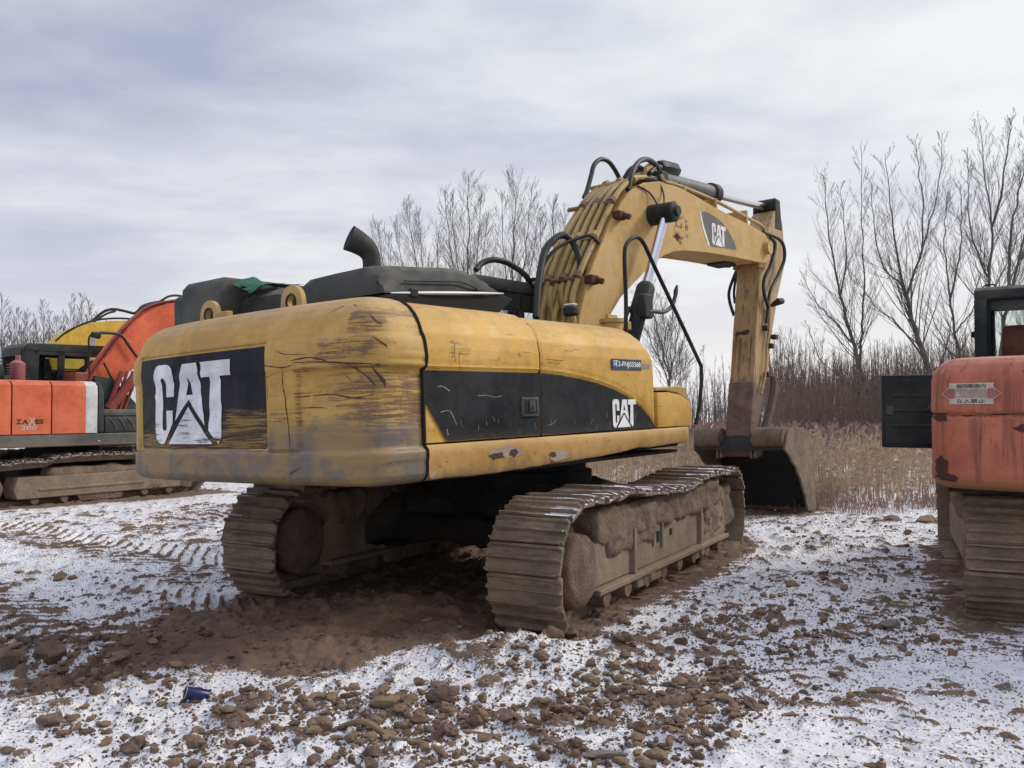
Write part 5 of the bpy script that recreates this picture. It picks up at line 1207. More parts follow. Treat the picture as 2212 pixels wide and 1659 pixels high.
# cab (left side of machine)
g = G(); g.prism([(-.60, 2.62), (-.58, 2.76), (-.50, 2.83), (.95, 2.85), (1.05, 2.78), (1.0, 2.70), (-.60, 2.70)], -1.25, -.33, .03, None, 2); part('cab_roof', g, M_cab, lx, LX, 40)
g = G()
for x0 in (-1.24, -.40):
    g.prism([(-.63, 1.2), (-.33, 1.2), (-.30, 2.72), (-.60, 2.72)], x0, x0 + .06, .01); g.prism([(.04, 1.2), (.16, 1.2), (.16, 2.72), (.04, 2.72)], x0, x0 + .06, .01); g.prism([(1.1, 1.2), (1.2, 1.2), (1.0, 2.72), (.92, 2.72)], x0, x0 + .06, .01)
    g.box((x0, -.6, 1.2), (x0 + .06, 1.15, 2.12), .01); g.box((x0, -.4, 2.62), (x0 + .06, .95, 2.72), .01); g.box((x0, .1, 2.36), (x0 + .05, 1.05, 2.385))
g.box((-1.2, -.62, 1.2), (-.36, -.57, 2.25)); g.box((-1.2, -.62, 2.6), (-.36, -.57, 2.72)); part('cab_frame', g, M_cab, lx, LX)
g = G(); g.box((-.375, -.3, 2.12), (-.37, 1.0, 2.62)); g.box((-1.215, -.3, 2.12), (-1.21, 1.0, 2.62)); part('cab_window', g, M_glass, lx, LX)
g = G(); g.prism([(.25, 1.5), (.7, 1.5), (.72, 1.62), (.35, 1.64), (.33, 2.25), (.24, 2.4), (.2, 2.2)], -1.0, -.6, .03); part('operator_seat', g, M_dark, lx, LX)
# boom, cylinder, lines
def lb(pl, pts): return [tuple(on(LX, 0, pl, *q))[1:] for q in pts]
def c7(cx, cy): return ((.3617 * cx) * .8614, (700 + .3617 * cy) * .8614)
bp_ = lb(.22, [c7(*q) for q in [(620, 700), (700, 590), (820, 430), (930, 300), (1010, 235), (1100, 190), (1200, 165), (1290, 150), (1380, 170), (1500, 230), (1620, 330), (1610, 420), (1480, 370), (1340, 330), (1230, 350), (1130, 430), (1000, 560), (880, 660), (740, 775), (660, 800)]])
g = G(); g.prism(bp_, -.22, .22, .012); lbm = part('boom', g, M_boomorg, lx, LX, 20)
def lh(pl, pts, r_, name='hydraulic_hose', mat=M_rubber): return vh(pl, [c7(*q) for q in pts], r_, name, mat, lx, LX, 0, 5, 7)
for i, (dx, pl) in enumerate(((0, .18), (12, .08), (26, -.04), (42, -.14))):
    lh(pl, [(590 + dx, 690), (690 + dx, 545), (815 + dx, 385), (925 + dx, 265), (1000 + dx, 205), (1100 + dx, 165), (1220, 145 + i * 4)], .022, 'hydraulic_pipe', M_redlines)
lh(.1, [(930, 240), (1000, 190), (1090, 165), (1170, 120), (1245, 115), (1330, 140)], .024); lh(-.1, [(640, 290), (720, 225), (790, 208), (870, 222), (940, 235), (985, 190), (1060, 165), (1140, 155)], .028); lh(0, [(650, 295), (740, 240), (800, 222)], .022)
lh(.3, [(690, 372), (800, 378), (850, 400), (900, 470), (950, 540)], .028); lh(.3, [(720, 580), (760, 660), (790, 740), (770, 850), (740, 890)], .022)
ca = lb(.42, [c7(760, 905), c7(960, 640)]); 
for xo in (.42, -.42):
    g = G(); g.tube([(xo, ca[0][0], ca[0][1]), (xo, ca[1][0], ca[1][1])], .085, 14); g.tube([(xo, ca[0][0], ca[0][1]), (xo, ca[0][0] + .05, ca[0][1] + .09)], .11, 12); part('boom_cylinder', g, M_redlines, lx, LX, 40)
for dx, r_ in ((0, .05), (40, .03), (80, .04), (115, .03)): lh(.38, [(845 + dx, 640), (800 + dx, 760), (745 + dx, 905)], r_, 'hydraulic_pipe', M_redlines)
g = G(); g.prism([(.45, 1.3), (1.5, 1.3), (1.2, 1.75), (.75, 2.2), (.4, 2.25)], -.32, -.24, .01); g.prism([(.45, 1.3), (1.5, 1.3), (1.2, 1.75), (.75, 2.2), (.4, 2.25)], .24, .32, .01); part('boom_foot_bracket', g, M_grey, lx, LX)
g = G(); g.box((-.3, .1, 2.1), (.2, .36, 2.3), .02); part('valve_cover', g, M_redlines, lx, LX)
# mirror on its stalk
P0 = [tuple(on(LX, 0, 1.15, *c7(*q))) for q in [(622, 690), (618, 600), (617, 500), (615, 430), (622, 395), (645, 378)]]
g = G(); g.tube(P0, .016, 7, 4); mst = part('mirror_stalk', g, M_cyl, lx, LX, 60)
g = G(); a = on(LX, 0, 1.15, *c7(665, 385)); g.box((a.x - .04, a.y - .09, a.z - .07), (a.x + .04, a.y + .09, a.z + .05), .03); part('mirror_housing', g, M_cyl, mst)
g = G(); a = on(LX, 0, 1.2, *c7(648, 435)); g.box((a.x - .01, a.y - .05, a.z - .07), (a.x + .01, a.y + .03, a.z + .07), .005, Matrix.Identity(4)); part('mirror_glass', g, M_tin, mst)

# ================================================================== yellow excavator far left
yx = thing('excavator', 'bright yellow excavator boom arching up behind the orange machine at the left', 'excavator', (-9.2, 20.5, 0))
yb = [tuple(on(YX, 0, .25, *c7(*q)))[1:] for q in [(380, 445), (450, 385), (540, 335), (640, 300), (760, 288), (900, 285), (1050, 300), (1200, 380), (1350, 520), (1330, 620), (1200, 520), (1050, 450), (900, 440), (760, 480), (640, 560), (520, 640), (430, 640)]]
g = G(); g.prism(yb, -.25, .25, .012); part('boom', g, M_yel2, yx, YX, 20)
for pl in (.2, 0, -.2): vh(pl, [c7(*q) for q in [(385, 430), (460, 368), (560, 318), (660, 285), (780, 272), (900, 275), (1040, 290)]], .024, 'hydraulic_pipe', M_cyl if pl else M_yel2, yx, YX, 0, 4, 7)
a0 = on(YX, 0, 0, *c7(380, 445)); ym = a0.y
g = G(); g.box((-1.3, ym - 2.6, 1.15), (1.3, ym + .2, 2.05), .06, None, 2); g.box((-1.3, ym - 2.6, 1.0), (1.3, ym + 1.2, 1.14), .01); part('engine_house', g, M_yel2, yx, YX)
g = G(); g.box((-1.28, ym - .4, 1.15), (-.36, ym + 1.1, 2.75), .06, None, 2); part('cab', g, M_cab, yx, YX)
g = G(); g.box((-.36, ym - .2, 2.05), (-.352, ym + .9, 2.6)); g.box((-1.2, ym - .41, 2.05), (-.45, ym - .402, 2.6)); part('cab_window', g, M_glass, yx, YX)
g = G(); g.box((.3, ym - .2, 1.15), (1.2, ym + 1.3, 1.75), .05); part('tool_box', g, M_yel2, yx, YX)
for xc in (1.1, -1.1):
    track_unit(yx, YX, 1, xc, .6, 4.2, .40, .25, snow=False) if xc > 0 else None
    g = G(); g.box((xc - .2, -1.4, .2), (xc + .2, 1.4, .6), .03); part('track_frame', g, M_frame, yx, YX)
g = G(); g.tube([(0, 0, .3), (0, 0, 1.0)], .6, 20); g.box((-1.1, -.6, .35), (1.1, .6, .7), .05); part('car_body', g, M_dark, yx, YX)

# ================================================================== right orange excavator
rx = thing('excavator', 'faded orange excavator cut by the right edge, warning sticker on its rusty counterweight', 'excavator', (5.70, 8.18, 0))
for sd_, xc in ((-1, -1.15), (1, 1.15)):
    at, per, yr, yf, zc = track_unit(rx, RT, sd_, xc, .60, 4.25, .465, .195, sag=.03, snow=False)
    g = G(); g.box((xc - .2, -1.5, .22), (xc + .2, 1.5, .6), .03); part('track_frame', g, M_frame, rx, RT)
    lumpy('caked_mud', (xc - .2, -1.3, .5), (xc + .24, 1.5, .78), 1, .05, M_mud, rx, RT, 51, .08)
    disc_mud('drive_hub', (xc + sd_ * .17, yr, zc - .05), .27, .10, M_mudred, rx, RT, 24, sd_)
g = G(); g.box((-.8, -1, .3), (.8, 1, .75), .05); g.tube([(0, 0, .7), (0, 0, 1.0)], .62, 24); part('car_body', g, M_dark, rx, RT)
g = G(); g.box((-1.2, -2.2, .98), (1.2, 1.6, 1.08), .01); g.box((-1.12, -2.2, 1.05), (1.15, .2, 1.95), .02); part('inner_body', g, M_dark, rx, RX)
half = [(0, -2.62), (.4, -2.61), (.75, -2.57), (1.0, -2.51), (1.14, -2.44), (1.225, -2.34), (1.262, -2.20), (1.272, -2.0), (1.275, -1.6)]
pv = [Vector((p[0], p[1], 0)) for p in ([(-a * (1 + .045 * (a > .9)), b2) for a, b2 in half[::-1]] + half[1:])]; pv, _ = catmull(pv, [0] * len(pv), 8)
RP = resample([(p.x, p.y) for p in pv], 200); tn = np.gradient(RP, axis=0); tn /= np.linalg.norm(tn, axis=1)[:, None]; RN = np.stack([tn[:, 1], -tn[:, 0]], 1)
pz = [(1.02, .18), (1.025, .10), (1.05, .035), (1.09, .006), (1.14, 0), (1.20, .004), (1.56, .006), (1.59, .012), (1.60, .024), (1.61, .004), (1.63, 0), (1.85, .006), (1.92, .022), (1.98, .06), (2.02, .12), (2.04, .20), (2.05, .32)]
rza = np.array([p[0] for p in pz]); ria = np.array([p[1] for p in pz]); dd_ = np.r_[0, np.cumsum(np.hypot(np.diff(rza), np.diff(ria)))]; s_ = np.linspace(0, dd_[-1], 90); RZ = np.interp(s_, dd_, rza); RI = np.interp(s_, dd_, ria)
def rwpt(u, z, off=0, inset=None):
    x, y, nx, ny = [np.interp(u, np.arange(200), a) for a in (RP[:, 0], RP[:, 1], RN[:, 0], RN[:, 1])]
    i0 = np.interp(z, RZ, RI) if inset is None else inset; i0 = i0 + .008 * (fbm(x * 3, z * 4, 81, 3) - .5) + .012 * (np.abs(z - 1.60) < .02) * (vnoise(x * 25, z * 0, 5) - .3)
    a = np.minimum(i0, .14); e = np.maximum(i0 - .14, 0); X0 = x - nx * a; Y0 = y - ny * a; k = e / .6
    X0 = X0 * (1 - k * .4); Y0 = Y0 + (-1.6 - Y0) * k
    return X0 + nx * off, Y0 + ny * off, z
g = G(); rows = []
for i in range(200): 
    a, b2, c = rwpt(np.full(90, float(i)), RZ, 0, RI); rows.append([(float(p), float(q), float(r_)) for p, q, r_ in zip(a, b2, c)])
g.grid(rows)
for j in (89, 0):
    ring = [rows[i][j] for i in range(0, 200, 3)] + [rows[199][j]]; g.add(ring, [tuple(range(len(ring)))[::(1 if j else -1)]])
rcw = part('counterweight', g, M_org2, rx, RX, 40)
def rmap(off):
    def f(x, z):
        a, b2, c = rwpt(float(np.interp(x, RP[20:180, 0], np.arange(20, 180))), z, off); return (float(a), float(b2), float(c))
    return f
# rust patches
for (x, z, a, b2, sd) in ((-1.22, 1.565, .055, .035, 3), (-1.22, 1.20, .05, .07, 6), (-1.17, 1.11, .09, .03, 9), (-.62, 1.50, .08, .03, 12), (-.60, 1.93, .05, .03, 13)):
    g = poly2d([patch(x, z, a, b2, sd)], rmap(.004), .03); part('rust_patch', g, M_rustp, rcw, None, 0)
for k in range(9):
    xx = -1.24 + k * .11; g = poly2d([patch(xx, 1.594 + RNG.uniform(-.006, .004), RNG.uniform(.04, .07), RNG.uniform(.004, .010), 20 + k)], rmap(.003), .03); part('rust_patch', g, M_rustst if k % 2 else M_rustp, rcw, None, 0)
for k in range(16):
    xx = RNG.uniform(-1.2, -.5); zt = 1.585; L = RNG.uniform(.06, .3); w = RNG.uniform(.004, .012); g = poly2d([[(xx, zt), (xx + w, zt), (xx + w * .6, zt - L), (xx + w * .3, zt - L)]], rmap(.003), .5); part('rust_streak', g, M_rustst, rcw, None, 0)
# sticker
x0, x1, z0, z1 = -1.15, -.84, 1.675, 1.835
def rc(a, b2, c, d, off, nm, mt, par=rcw): return part(nm, gridfill(a, b2, c, d, rmap(off), 10, 2), mt, par, None, 0)
stk = rc(x0, x1, z0, z1, .0035, 'warning_sticker', M_signwhite)
rc(x0 + .0, x1 - .0, z0 + .046, z1 - .046, .0045, 'sticker_band', M_signpink, stk)
zm = (z0 + z1) / 2
for sg, xe in ((-1, x0), (1, x1)):
    g = poly2d([[(xe, zm - .038), (xe + sg * .045, zm), (xe, zm + .038), (xe - sg * .04, zm + .038), (xe - sg * .04, zm - .038)]], rmap(.0055), .02); part('sticker_arrow', g, M_signred, stk, None, 0)
    g = G(); g.tube([rmap(.006)(xe - sg * .02, zm + .058), rmap(.006)(xe + sg * .052, zm), rmap(.006)(xe - sg * .02, zm - .058)], .004, 4); part('arrow_border', g, M_signwhite, stk)
g = poly2d([[(x0 + .045, zm - .018), (x0 + .085, zm - .018), (x0 + .065, zm + .018)]], rmap(.006), 0); part('warning_triangle', g, M_signwhite, stk, None, 0)
textpart('sticker_text', '旋回範囲内', .205, .031, lambda a, c: rmap(.006)(x0 + .055 + a, z1 - .039 + c), M_signtext, stk, .01)
textpart('sticker_text', '立入禁止', .20, .031, lambda a, c: rmap(.006)(x0 + .055 + a, z0 + .008 + c), M_signtext, stk, .01)
# side door hanging open on the left
FD = RX @ Matrix.Translation((-1.335, -1.0, 0)) @ Matrix.Rotation(R(8), 4, 'Z')
g = G(); g.box((-.585, -.02, 1.27), (.0, .02, 1.955), .02, None, 2); sdp = part('open_side_door', g, M_panelblk, rx, FD)
g = G(); g.box((-.55, -.027, 1.31), (-.03, -.0205, 1.91), .003); part('door_lining', g, M_cyl, sdp)
for zz in (1.42, 1.82):
    g = G(); g.box((-.03, -.035, zz - .04), (.03, .03, zz + .04), .006); part('door_hinge', g, M_redlines, sdp)
for zz in (1.48, 1.62, 1.76):
    g = G(); g.box((-.50, -.034, zz - .012), (-.12, -.0275, zz + .012), .003); part('door_rib', g, M_cyl, sdp)
g = G(); g.box((-.54, -.036, 1.58), (-.48, -.0275, 1.66), .004); part('door_lock', g, M_grey, sdp)
g = G(); g.tube([(-.2, -.03, 1.62), (-.1, -.034, 1.75), (.0, -.03, 1.85)], .004, 5, 4); part('door_scratch_wire', g, M_greydeck, sdp)
# side panels, cab
g = G(); g.box((-1.268, -1.0, 1.08), (-1.24, .3, 1.98), .01); part('side_panel', g, M_org2, rx, RX)
g = G()
def cabz(z0, z1): return None
g.prism([(.25, 2.02), (.39, 2.02), (.39, 2.80), (.25, 2.78)], -1.27, -1.14, .03, None, 2); g.prism([(.25, 2.02), (.39, 2.02), (.39, 2.80), (.25, 2.78)], -.52, -.38, .03, None, 2)
g.prism([(.25, 2.76), (1.6, 2.76), (1.75, 2.80), (1.65, 2.88), (.32, 2.90), (.25, 2.86)], -1.27, -.38, .03, None, 2)
g.box((-1.27, .25, 1.1), (-.38, .39, 2.10), .02); g.box((-1.27, .25, 1.1), (-1.2, 1.7, 2.1), .02); g.box((-.45, .25, 1.1), (-.38, 1.7, 2.1), .02)
g.prism([(1.7, 1.1), (1.8, 1.1), (1.65, 2.8), (1.55, 2.8)], -1.27, -1.2, .02); g.prism([(1.7, 1.1), (1.8, 1.1), (1.65, 2.8), (1.55, 2.8)], -.45, -.38, .02)
part('cab_frame', g, M_cab, rx, RX)
g = G(); g.box((-1.15, .30, 2.08), (-.50, .306, 2.78)); g.box((-1.235, .4, 2.1), (-1.229, 1.6, 2.76)); g.box((-.42, .4, 2.1), (-.414, 1.6, 2.76)); part('cab_window', g, M_glass, rx, RX)
g = G(); P = rrect(-1.13, 2.11, -.52, 2.76, .06, 5); P.append(P[0]); g.tube([(a, .255, c) for a, c in P], .018, 6, 2, False); part('window_seal', g, M_sealing, rx, RX)
g = G(); g.prism([(.55, 1.5), (1.05, 1.5), (1.05, 1.62), (.68, 1.64), (.66, 2.35), (.58, 2.52), (.5, 2.3)], -1.05, -.6, .05, None, 2); part('operator_seat', g, M_redlines, rx, RX)
g = G(); g.tube([(-1.2, .5, 2.89), (-1.2, .5, 2.93), (-1.1, .5, 2.94), (-1.1, .5, 2.9)], .008, 5, 3); part('roof_hook', g, M_dark, rx, RX)
g = G(); g.box((-1.26, .45, 2.4), (-1.30, .55, 2.46)) if False else g.box((-1.30, .30, 2.38), (-1.27, .36, 2.44)); part('hinge', g, M_dark, rx, RX)
g = G(); g.box((-.3, -1.5, 1.95), (1.24, .5, 2.14), .05, None, 2); part('engine_hood', g, M_org2, rx, RX)

# ------------------------------------------------------------------ bare trees
class TB:
    def __init__(s): s.V = []; s.F = []; s.n = 0
    def seg(s, P, r0, r1, k, pw=None):
        m = len(P); P = np.array(P); t = P[-1] - P[0]; t /= (np.linalg.norm(t) + 1e-9)
        u = np.cross(t, (0.3, .9, .1)); u /= np.linalg.norm(u); w = np.cross(t, u)
        a = np.arange(k) * 2 * math.pi / k; ring = np.outer(np.cos(a), u) + np.outer(np.sin(a), w)
        rr = np.linspace(r0, r1, m) if pw is None else r1 + (r0 - r1) * (1 - np.linspace(0, 1, m)) ** pw
        v = (P[:, None, :] + ring[None] * rr[:, None, None]).reshape(-1, 3)
        i = np.arange((m - 1) * k); b = (i // k) * k; c = i % k
        f = np.stack([i, b + (c + 1) % k, b + k + (c + 1) % k, i + k], 1) + s.n
        s.V.append(v); s.F.append(f); s.n += len(v)
    def mesh(s, name, mat):
        me = bpy.data.meshes.new(name)
        if not s.V: return me
        V = np.concatenate(s.V); F = np.concatenate(s.F)
        me.vertices.add(len(V)); me.vertices.foreach_set('co', V.ravel()); me.loops.add(F.size); me.loops.foreach_set('vertex_index', F.ravel().astype(np.int32))
        me.polygons.add(len(F)); me.polygons.foreach_set('loop_start', np.arange(0, F.size, 4, dtype=np.int32)); me.polygons.foreach_set('loop_total', np.full(len(F), 4, np.int32)); me.update(calc_edges=True)
        me.materials.append(mat); me.polygons.foreach_set('use_smooth', [True] * len(F)); return me
def branch(tb, rs, p, d, L, r, lvl, maxl, up=.25, ang=(25, 48), nch=7, rmin=.004):
    n = 3 if lvl < maxl else 2
    P = [p]; q = np.array(p, float); dd = np.array(d, float)
    for i in range(n):
        dd = dd + rs.normal(0, .06, 3); dd[2] += up * .35; dd /= np.linalg.norm(dd); q = q + dd * L / n; P.append(q.copy())
    tb.seg(P, r, max(rmin, r * .3), 3)
    if lvl >= maxl: return
    k = max(2, int(nch * (.6 + .8 * rs.random())))
    for i in range(k):
        t = .2 + .8 * (i + rs.random()) / k; t = min(t, 1.0); j = min(int(t * n), n - 1); f = t * n - j
        b = P[j] + (P[j + 1] - P[j]) * f; tdir = P[j + 1] - P[j]; tdir = tdir / np.linalg.norm(tdir)
        ax = rs.normal(size=3); ax -= ax @ tdir * tdir; ax /= np.linalg.norm(ax); a = R(rs.uniform(*ang))
        nd = tdir * math.cos(a) + ax * math.sin(a); nd[2] += up * .5
        nd /= np.linalg.norm(nd)
        branch(tb, rs, b, nd, L * rs.uniform(.34, .55) * (1.15 - .55 * t), max(rmin, r * (1 - .6 * t) * .42), lvl + 1, maxl, up, ang, max(3, nch - 1), rmin)
def smoothp(P, k):
    Q, _ = catmull([Vector(p) for p in P], [0] * len(P), k); return [np.array(q) for q in Q]
def tree(Yd, leaders, label, seed, mat=None, rbase=.135, sub=3, side=(38, .32), group=None, rmin=.0032, name='bare_tree'):
    """leaders: measured stems as points at distance Yd; the first one is the trunk"""
    rs = np.random.default_rng(seed); tb = TB(); tc_ = TB()
    base = None
    for li, (pts, k0) in enumerate(leaders):
        P = []
        yo = 0 if li == 0 else rs.uniform(-1.0, 1.0)
        for i, (vx, vy) in enumerate(pts):
            dy = yo * i / max(1, len(pts) - 1); t = (Yd + dy) / ray(vx, vy).y; q = ray(vx, vy) * t; P.append((q.x, q.y, q.z + EYE))
        if base is None: base = (P[0][0], P[0][1], 0)
        if li == 0: P[0] = (P[0][0], P[0][1], -.1)
        Q = smoothp(P, 4); Q = [q - np.array(base) + (rs.normal(0, .03, 3) if 0 < i < len(Q) - 1 else 0) for i, q in enumerate(Q)]
        tot = sum(np.linalg.norm(Q[i + 1] - Q[i]) for i in range(len(Q) - 1)); r0 = rbase * k0 * (.8 if li else 1)
        tb.seg(Q, r0, .009, 6, 1.35)
        nb = int(side[0] * tot / 9) + 4
        for i in range(nb):
            t = (.30 if li == 0 else .08) + (.98 - (.30 if li == 0 else .08)) * ((i + rs.random()) / nb); f = t * (len(Q) - 1); j = min(int(f), len(Q) - 2)
            b = Q[j] + (Q[j + 1] - Q[j]) * (f - j); td = Q[j + 1] - Q[j]; td = td / np.linalg.norm(td)
            ax = rs.normal(size=3); ax[1] *= .8; ax -= ax @ td * td; ax /= np.linalg.norm(ax); a = R(rs.uniform(22, 44)); nd = td * math.cos(a) + ax * math.sin(a)
            L = tot * side[1] * (1.05 - t * .95) * rs.uniform(.55, 1.15) + .18
            branch(tc_, rs, b, nd, L, max(.006, r0 * (1 - t) ** 1.2 * .30), 1, sub, .36, (18, 38), 5, rmin)
    o = thing(name, label, 'tree', base, group)
    tr = link('trunk', tb.mesh('trunk', mat or M_bark), o); cr = link('crown', tc_.mesh('crown', M_twig if mat is None else mat), o)
    return o
YT = 36
tree(YT, [([(1885, 930), (1874, 860), (1858, 790), (1840, 730), (1815, 640), (1795, 540), (1785, 450), (1778, 378)], 1.0), ([(1858, 790), (1862, 720), (1866, 640), (1864, 540), (1862, 440), (1860, 318)], .55), ([(1840, 740), (1800, 690), (1760, 650), (1735, 590)], .4), ([(1874, 860), (1820, 820), (1770, 770), (1745, 700)], .35), ([(1815, 640), (1830, 560), (1822, 480), (1818, 400)], .35)],
     'tall bare tree forking low, first one right of the arm with one straight central leader', 11)
tree(YT - 1, [([(2022, 950), (2012, 840), (1998, 770), (1970, 690), (1955, 630), (1935, 540), (1925, 440), (1912, 330)], 1.3), ([(1958, 640), (1985, 560), (1995, 470), (1985, 380), (1975, 300)], .55), ([(1985, 560), (2010, 480), (2030, 380), (2035, 295)], .4), ([(1950, 620), (1900, 560), (1885, 470), (1880, 390)], .4), ([(2000, 780), (1940, 700), (1890, 660), (1850, 600)], .4), ([(2012, 840), (2040, 760), (2055, 690)], .35)],
     'thickest bare tree, leaning grey trunk with many leaders, above the open black door', 12)
tree(YT + 1, [([(2095, 960), (2085, 860), (2078, 790), (2062, 720), (2052, 640), (2042, 560), (2040, 480), (2048, 415)], .75), ([(2052, 650), (2075, 560), (2078, 470), (2075, 400)], .45), ([(2062, 720), (2100, 760 - 90), (2115, 600)], .35), ([(2078, 800), (2030, 720), (2005, 660)], .3)],
     'slender bare tree between the thick leaning one and the orange machine cab', 13)
tree(YT - 4, [([(2150, 960), (2140, 800), (2134, 690), (2136, 600), (2142, 480), (2128, 380), (2118, 270)], .9), ([(2142, 490), (2165, 400), (2178, 310), (2190, 250)], .5), ([(2136, 600), (2100, 520), (2090, 420), (2088, 330)], .4)],
     'tall bare tree whose upright trunk rises straight out of the orange cab roof', 14)
tree(YT - 5, [([(2150, 985), (2160, 800), (2170, 690), (2190, 600), (2215, 500), (2240, 400), (2250, 300)], .8), ([(2180, 640), (2180, 540), (2195, 440), (2215, 340), (2212, 250)], .6), ([(2205, 560), (2260, 480), (2290, 400)], .45)],
     'bare tree leaning out past the right edge of the photo', 15)
tree(YT + 6, [([(2190, 930), (2200, 800), (2215, 700), (2225, 600), (2230, 520)], .7), ([(2200, 800), (2170, 700), (2160, 620), (2165, 560)], .5), ([(2215, 700), (2250, 620), (2262, 540)], .4)], 'lower bare tree seen through and above the orange machine cab', 16)
YM = 40
def mid(bx, tops, lab, seed, Yd=YM, rb=.12, low=790):
    L = [([(bx, 930), (bx, low), (bx + (tops[0][0] - bx) * .25, low - (low - tops[0][1]) * .35), (bx + (tops[0][0] - bx) * .7, low - (low - tops[0][1]) * .72), tops[0]], 1.0)]
    for tx, ty in tops[1:]:
        L.append(([(bx, low), (bx + (tx - bx) * .35, low - (low - ty) * .35), (bx + (tx - bx) * .75, low - (low - ty) * .7), (tx, ty)], .6))
    tree(Yd, L, lab, seed, rbase=rb * .75, side=(46, .34))
mid(930, [(878, 445), (850, 480), (905, 460), (948, 500)], 'bushy bare tree just right of the exhaust pipe, behind the black hood', 21, 44)
mid(855, [(815, 490), (838, 505), (800, 540)], 'thin low bare tree directly beside the exhaust pipe', 22, 46, .08)
mid(1012, [(1012, 385), (975, 430), (960, 415), (1040, 410), (1052, 470)], 'dense bare tree with pointed crown left of the loose hood hose', 23, 38, .15)
mid(1105, [(1112, 390), (1082, 425), (1148, 408), (1165, 450)], 'twin pointed bare tree behind the arched hose, left of the boom', 24, 39, .14)
mid(1195, [(1195, 440), (1165, 470), (1225, 455), (1240, 500)], 'bare tree whose twigs touch the left edge of the yellow boom', 25, 41, .11)
mid(1445, [(1395, 620), (1375, 660), (1430, 640), (1470, 690)], 'bare tree filling the gap between black cylinder and guard rail', 26, 32, .07, 830)
mid(1450, [(1448, 700), (1420, 740), (1475, 735), (1490, 770)], 'small bushy bare sapling standing above the toolbox lid', 27, 24, .035, 860)
FARL = ['pale far bare tree cut by the left edge above the farm house', 'pale far bare tree right of the one at the left edge', 'pale far bare tree above the right end of the farm house roof', 'pale far bare tree above the left corner of the orange machine cab roof', 'short pale far bare tree above the cab roof, left of its middle', 'tallest pale far bare tree, rising over the middle of the cab roof', 'pale far bare tree directly left of the yellow boom foot', 'pale far bare tree whose crown touches the yellow boom arch', 'low pale far bare tree showing just over the yellow boom arch', 'low pale far bare tree between yellow boom and orange boom', 'pale far bare tree outside the left edge of the photo']
for k, (bx, tx, ty) in enumerate(((5, 3, 640), (40, 36, 668), (62, 58, 676), (95, 92, 650), (118, 124, 690), (150, 155, 640), (172, 178, 636), (196, 192, 650), (226, 236, 700), (262, 255, 710), (-30, -35, 650))):
    L = [([(bx, 920), (bx, 800), ((bx + tx) / 2, 740), (tx, ty)], 1.0), ([(bx, 800), (bx + 10, 740), (tx + 16, ty + 22)], .6), ([(bx, 790), (bx - 12, 740), (tx - 18, ty + 30)], .55)]
    tree(62 + (k * 7) % 9, L, FARL[k], 60 + k, M_twigfar, .07, 2, (40, .26), 'far bare trees in a row at the left', .010)

# saplings behind the boom gap and the thicket on the right
def stand(name, n, xr, yr_, hr, mat, label, seed, dens_=5, rad=.022):
    rs = np.random.default_rng(seed); tb = TB()
    for i in range(n):
        vx = rs.uniform(*xr); Yd = rs.uniform(*yr_); x = (vx - CXV) / FPX * Yd; h = rs.uniform(*hr) * (0.75 + .5 * float(vnoise(np.array([x * .35]), np.array([1.0]), seed)[0]))
        lean = rs.normal(0, .05, 2); P = [np.array((x, Yd, 0.)), np.array((x + lean[0] * h * .5, Yd + lean[1], h * .5)), np.array((x + lean[0] * h * 1.3, Yd + lean[1] * 2, h))]
        tb.seg(P, rad * rs.uniform(.6, 1.5), .006, 3)
        for k in range(dens_):
            t = rs.uniform(.25, .95); b = P[0] + (P[2] - P[0]) * t; a = rs.uniform(0, 6.28); L = h * rs.uniform(.12, .35) * (1.2 - t)
            e = b + np.array((math.cos(a) * .38, math.sin(a) * .38, .85)) * L; tb.seg([b, (b + e) / 2 + rs.normal(0, .03, 3), e], .010, .005, 3)
            for q in range(2):
                t2 = rs.uniform(.3, .9); b2_ = b + (e - b) * t2; e2 = b2_ + rs.normal(0, .25, 3) * L + (0, 0, L * .3); tb.seg([b2_, e2], .006, .004, 3)
    o = link(name, tb.mesh(name, mat)); o['kind'] = 'stuff'; tag(o, label, 'thicket'); return o
stand('sapling_thicket', 1500, (1655, 2330), (40, 58), (3.4, 5.6), M_brush, 'dense brown thicket of bare saplings behind the reeds right of the arm', 5, 7, .03)
stand('sapling_thicket', 500, (1655, 2330), (30, 38), (1.6, 3.4), M_brush, 'lower tangled brown undergrowth in front of the sapling thicket', 6, 8, .018)
stand('sapling_rows', 130, (1470, 1680), (48, 64), (3.5, 6.3), M_twigfar, 'thin pale saplings against the sky between boom and arm', 7, 6, .03)
stand('sapling_rows', 420, (1150, 1700), (55, 75), (1.2, 2.8), M_brush, 'low distant brush along the horizon behind the main excavator', 8, 7, .03)
stand('far_brush', 900, (-700, 1100), (70, 95), (1.8, 3.8), M_twigfar, 'distant line of pale brush on the horizon at the left', 9, 6, .04)
stand('far_brush', 500, (2200, 3000), (40, 60), (2.5, 4.6), M_brush, 'brush continuing behind the right excavator', 10, 6, .04)

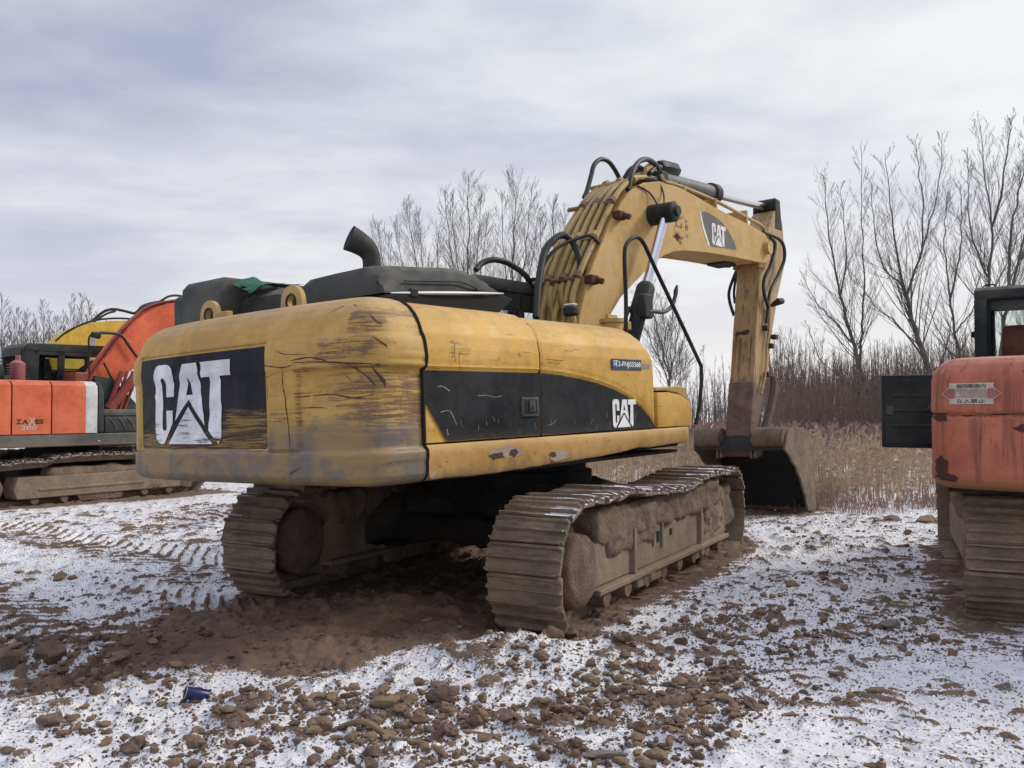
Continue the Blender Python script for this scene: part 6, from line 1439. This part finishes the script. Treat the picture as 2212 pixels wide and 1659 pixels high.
# dry reeds and weeds
def reeds(name, n, region, hr, mat, label, seed, plume=.5, w=.004, lean=.12):
    rs = np.random.default_rng(seed); V = []; F = []
    k = 0
    while k < n:
        m = 4000; vx = rs.uniform(region[0], region[1], m); Yd = np.exp(rs.uniform(math.log(region[2]), math.log(region[3]), m)); x = (vx - CXV) / FPX * Yd
        ok = rs.uniform(0, 1, m) < ss(.30, .55, fbm(x * .8, Yd * .8, seed, 3)); 
        for a, y in zip(x[ok], Yd[ok]):
            if k >= n: break
            h = rs.uniform(*hr); l = rs.normal(0, lean, 2) * h; ww = w * (1 + y / 30); bend = rs.random() < .12
            ang = rs.uniform(0, 3.14); c, s = math.cos(ang) * ww, math.sin(ang) * ww; z0 = -.02
            top = (a + l[0] * (4 if bend else 1), y + l[1] * (4 if bend else 1), h * (.45 if bend else 1)); md = (a + l[0] * .4, y + l[1] * .4, h * .5)
            i = len(V); V += [(a - c, y - s, z0), (a + c, y + s, z0), (md[0] + c, md[1] + s, md[2]), (md[0] - c, md[1] - s, md[2]), (top[0], top[1], top[2])]; F += [(i, i + 1, i + 2, i + 3), (i + 3, i + 2, i + 4)]
            for q in range(2):
                if rs.random() < .6:
                    t = rs.uniform(.2, .9); bx_, by_, bz_ = a + l[0] * t * t, y + l[1] * t * t, h * t; an = rs.uniform(0, 6.28); L = rs.uniform(.1, .3) * h
                    i = len(V); V += [(bx_, by_, bz_), (bx_ + math.cos(an) * L * .6, by_ + math.sin(an) * L * .6, bz_ + L * .35), (bx_ + math.cos(an) * L, by_ + math.sin(an) * L, bz_ + L * .05), (bx_ + math.cos(an) * L * .5, by_ + math.sin(an) * L * .5, bz_ + L * .22 - ww * 3)]; F.append((i, i + 1, i + 2, i + 3))
            if rs.random() < plume:
                L = rs.uniform(.10, .2); pw = ww * 3.0; i = len(V); V += [(top[0] - pw * .3, top[1], top[2] - L * .5), (top[0] + pw, top[1], top[2]), (top[0] + l[0] * .3, top[1], top[2] + L * .6), (top[0] - pw, top[1], top[2] + .02)]; F.append((i, i + 1, i + 2, i + 3))
            k += 1
    me = bpy.data.meshes.new(name); me.from_pydata(V, [], F); me.materials.append(mat); o = link(name, me); o['kind'] = 'stuff'; tag(o, label, 'grass'); return o
reeds('dry_reeds', 2300, (1180, 2420, 14.8, 19), (.55, 1.05), M_reed, 'band of dry straw coloured reeds behind the bucket and the right excavator', 31)
reeds('dry_reeds', 2300, (1000, 2500, 19, 27), (.6, 1.1), M_reed, 'second deeper band of dry reeds', 32)
reeds('dry_weeds', 6500, (900, 2700, 24, 40), (.5, 1.15), M_weed, 'pinkish brown dry weeds between the reeds and the thicket', 33, .7, .008, .2)
reeds('dry_weeds', 700, (1700, 2060, 13.6, 15.5), (.08, .30), M_weed, 'short reddish weeds at the foot of the reeds', 34, .3, .003, .35)
reeds('dry_weeds', 2500, (-500, 900, 34, 60), (.3, .7), M_weed, 'low dry weeds far behind the left machines', 35, .5, .012, .3)

# far house
hx = thing('farm_house', 'low pale house with snow flecked dark tiled roof at the far left edge', 'house', (-33.5, 60, 0))
HM = Matrix.Translation((-33.5, 60, 0)) @ Matrix.Rotation(R(-20), 4, 'Z')
g = G(); g.box((-6, -3, 0), (2.6, 3, 3.1)); hw = part('wall', g, M_house, hx, HM)
g = G(); g.prism([(-3.5, 3.0), (0, 4.9), (3.5, 3.0), (3.5, 3.15), (0, 5.1), (-3.5, 3.15)], -6.4, 3.0); rf = part('roof', g, M_roof, hx, HM)
for k in range(3):
    g = G(); g.box((-5 + k * 2.6, -3.03, 1.0), (-3.8 + k * 2.6, -3.0, 2.3)); wd = part('window', g, M_cab, hx, HM); g = G(); g.box((-5.08 + k * 2.6, -3.06, .92), (-3.72 + k * 2.6, -3.03, 1.0)); part('sill', g, M_whitestripe, wd)
for k in range(14):
    g = G(); x = -6.2 + k * .68; g.prism([(-3.5, 3.16), (0, 5.12), (0, 5.17), (-3.5, 3.21)], x, x + .12); part('roof_ridge', g, M_whitestripe, rf)
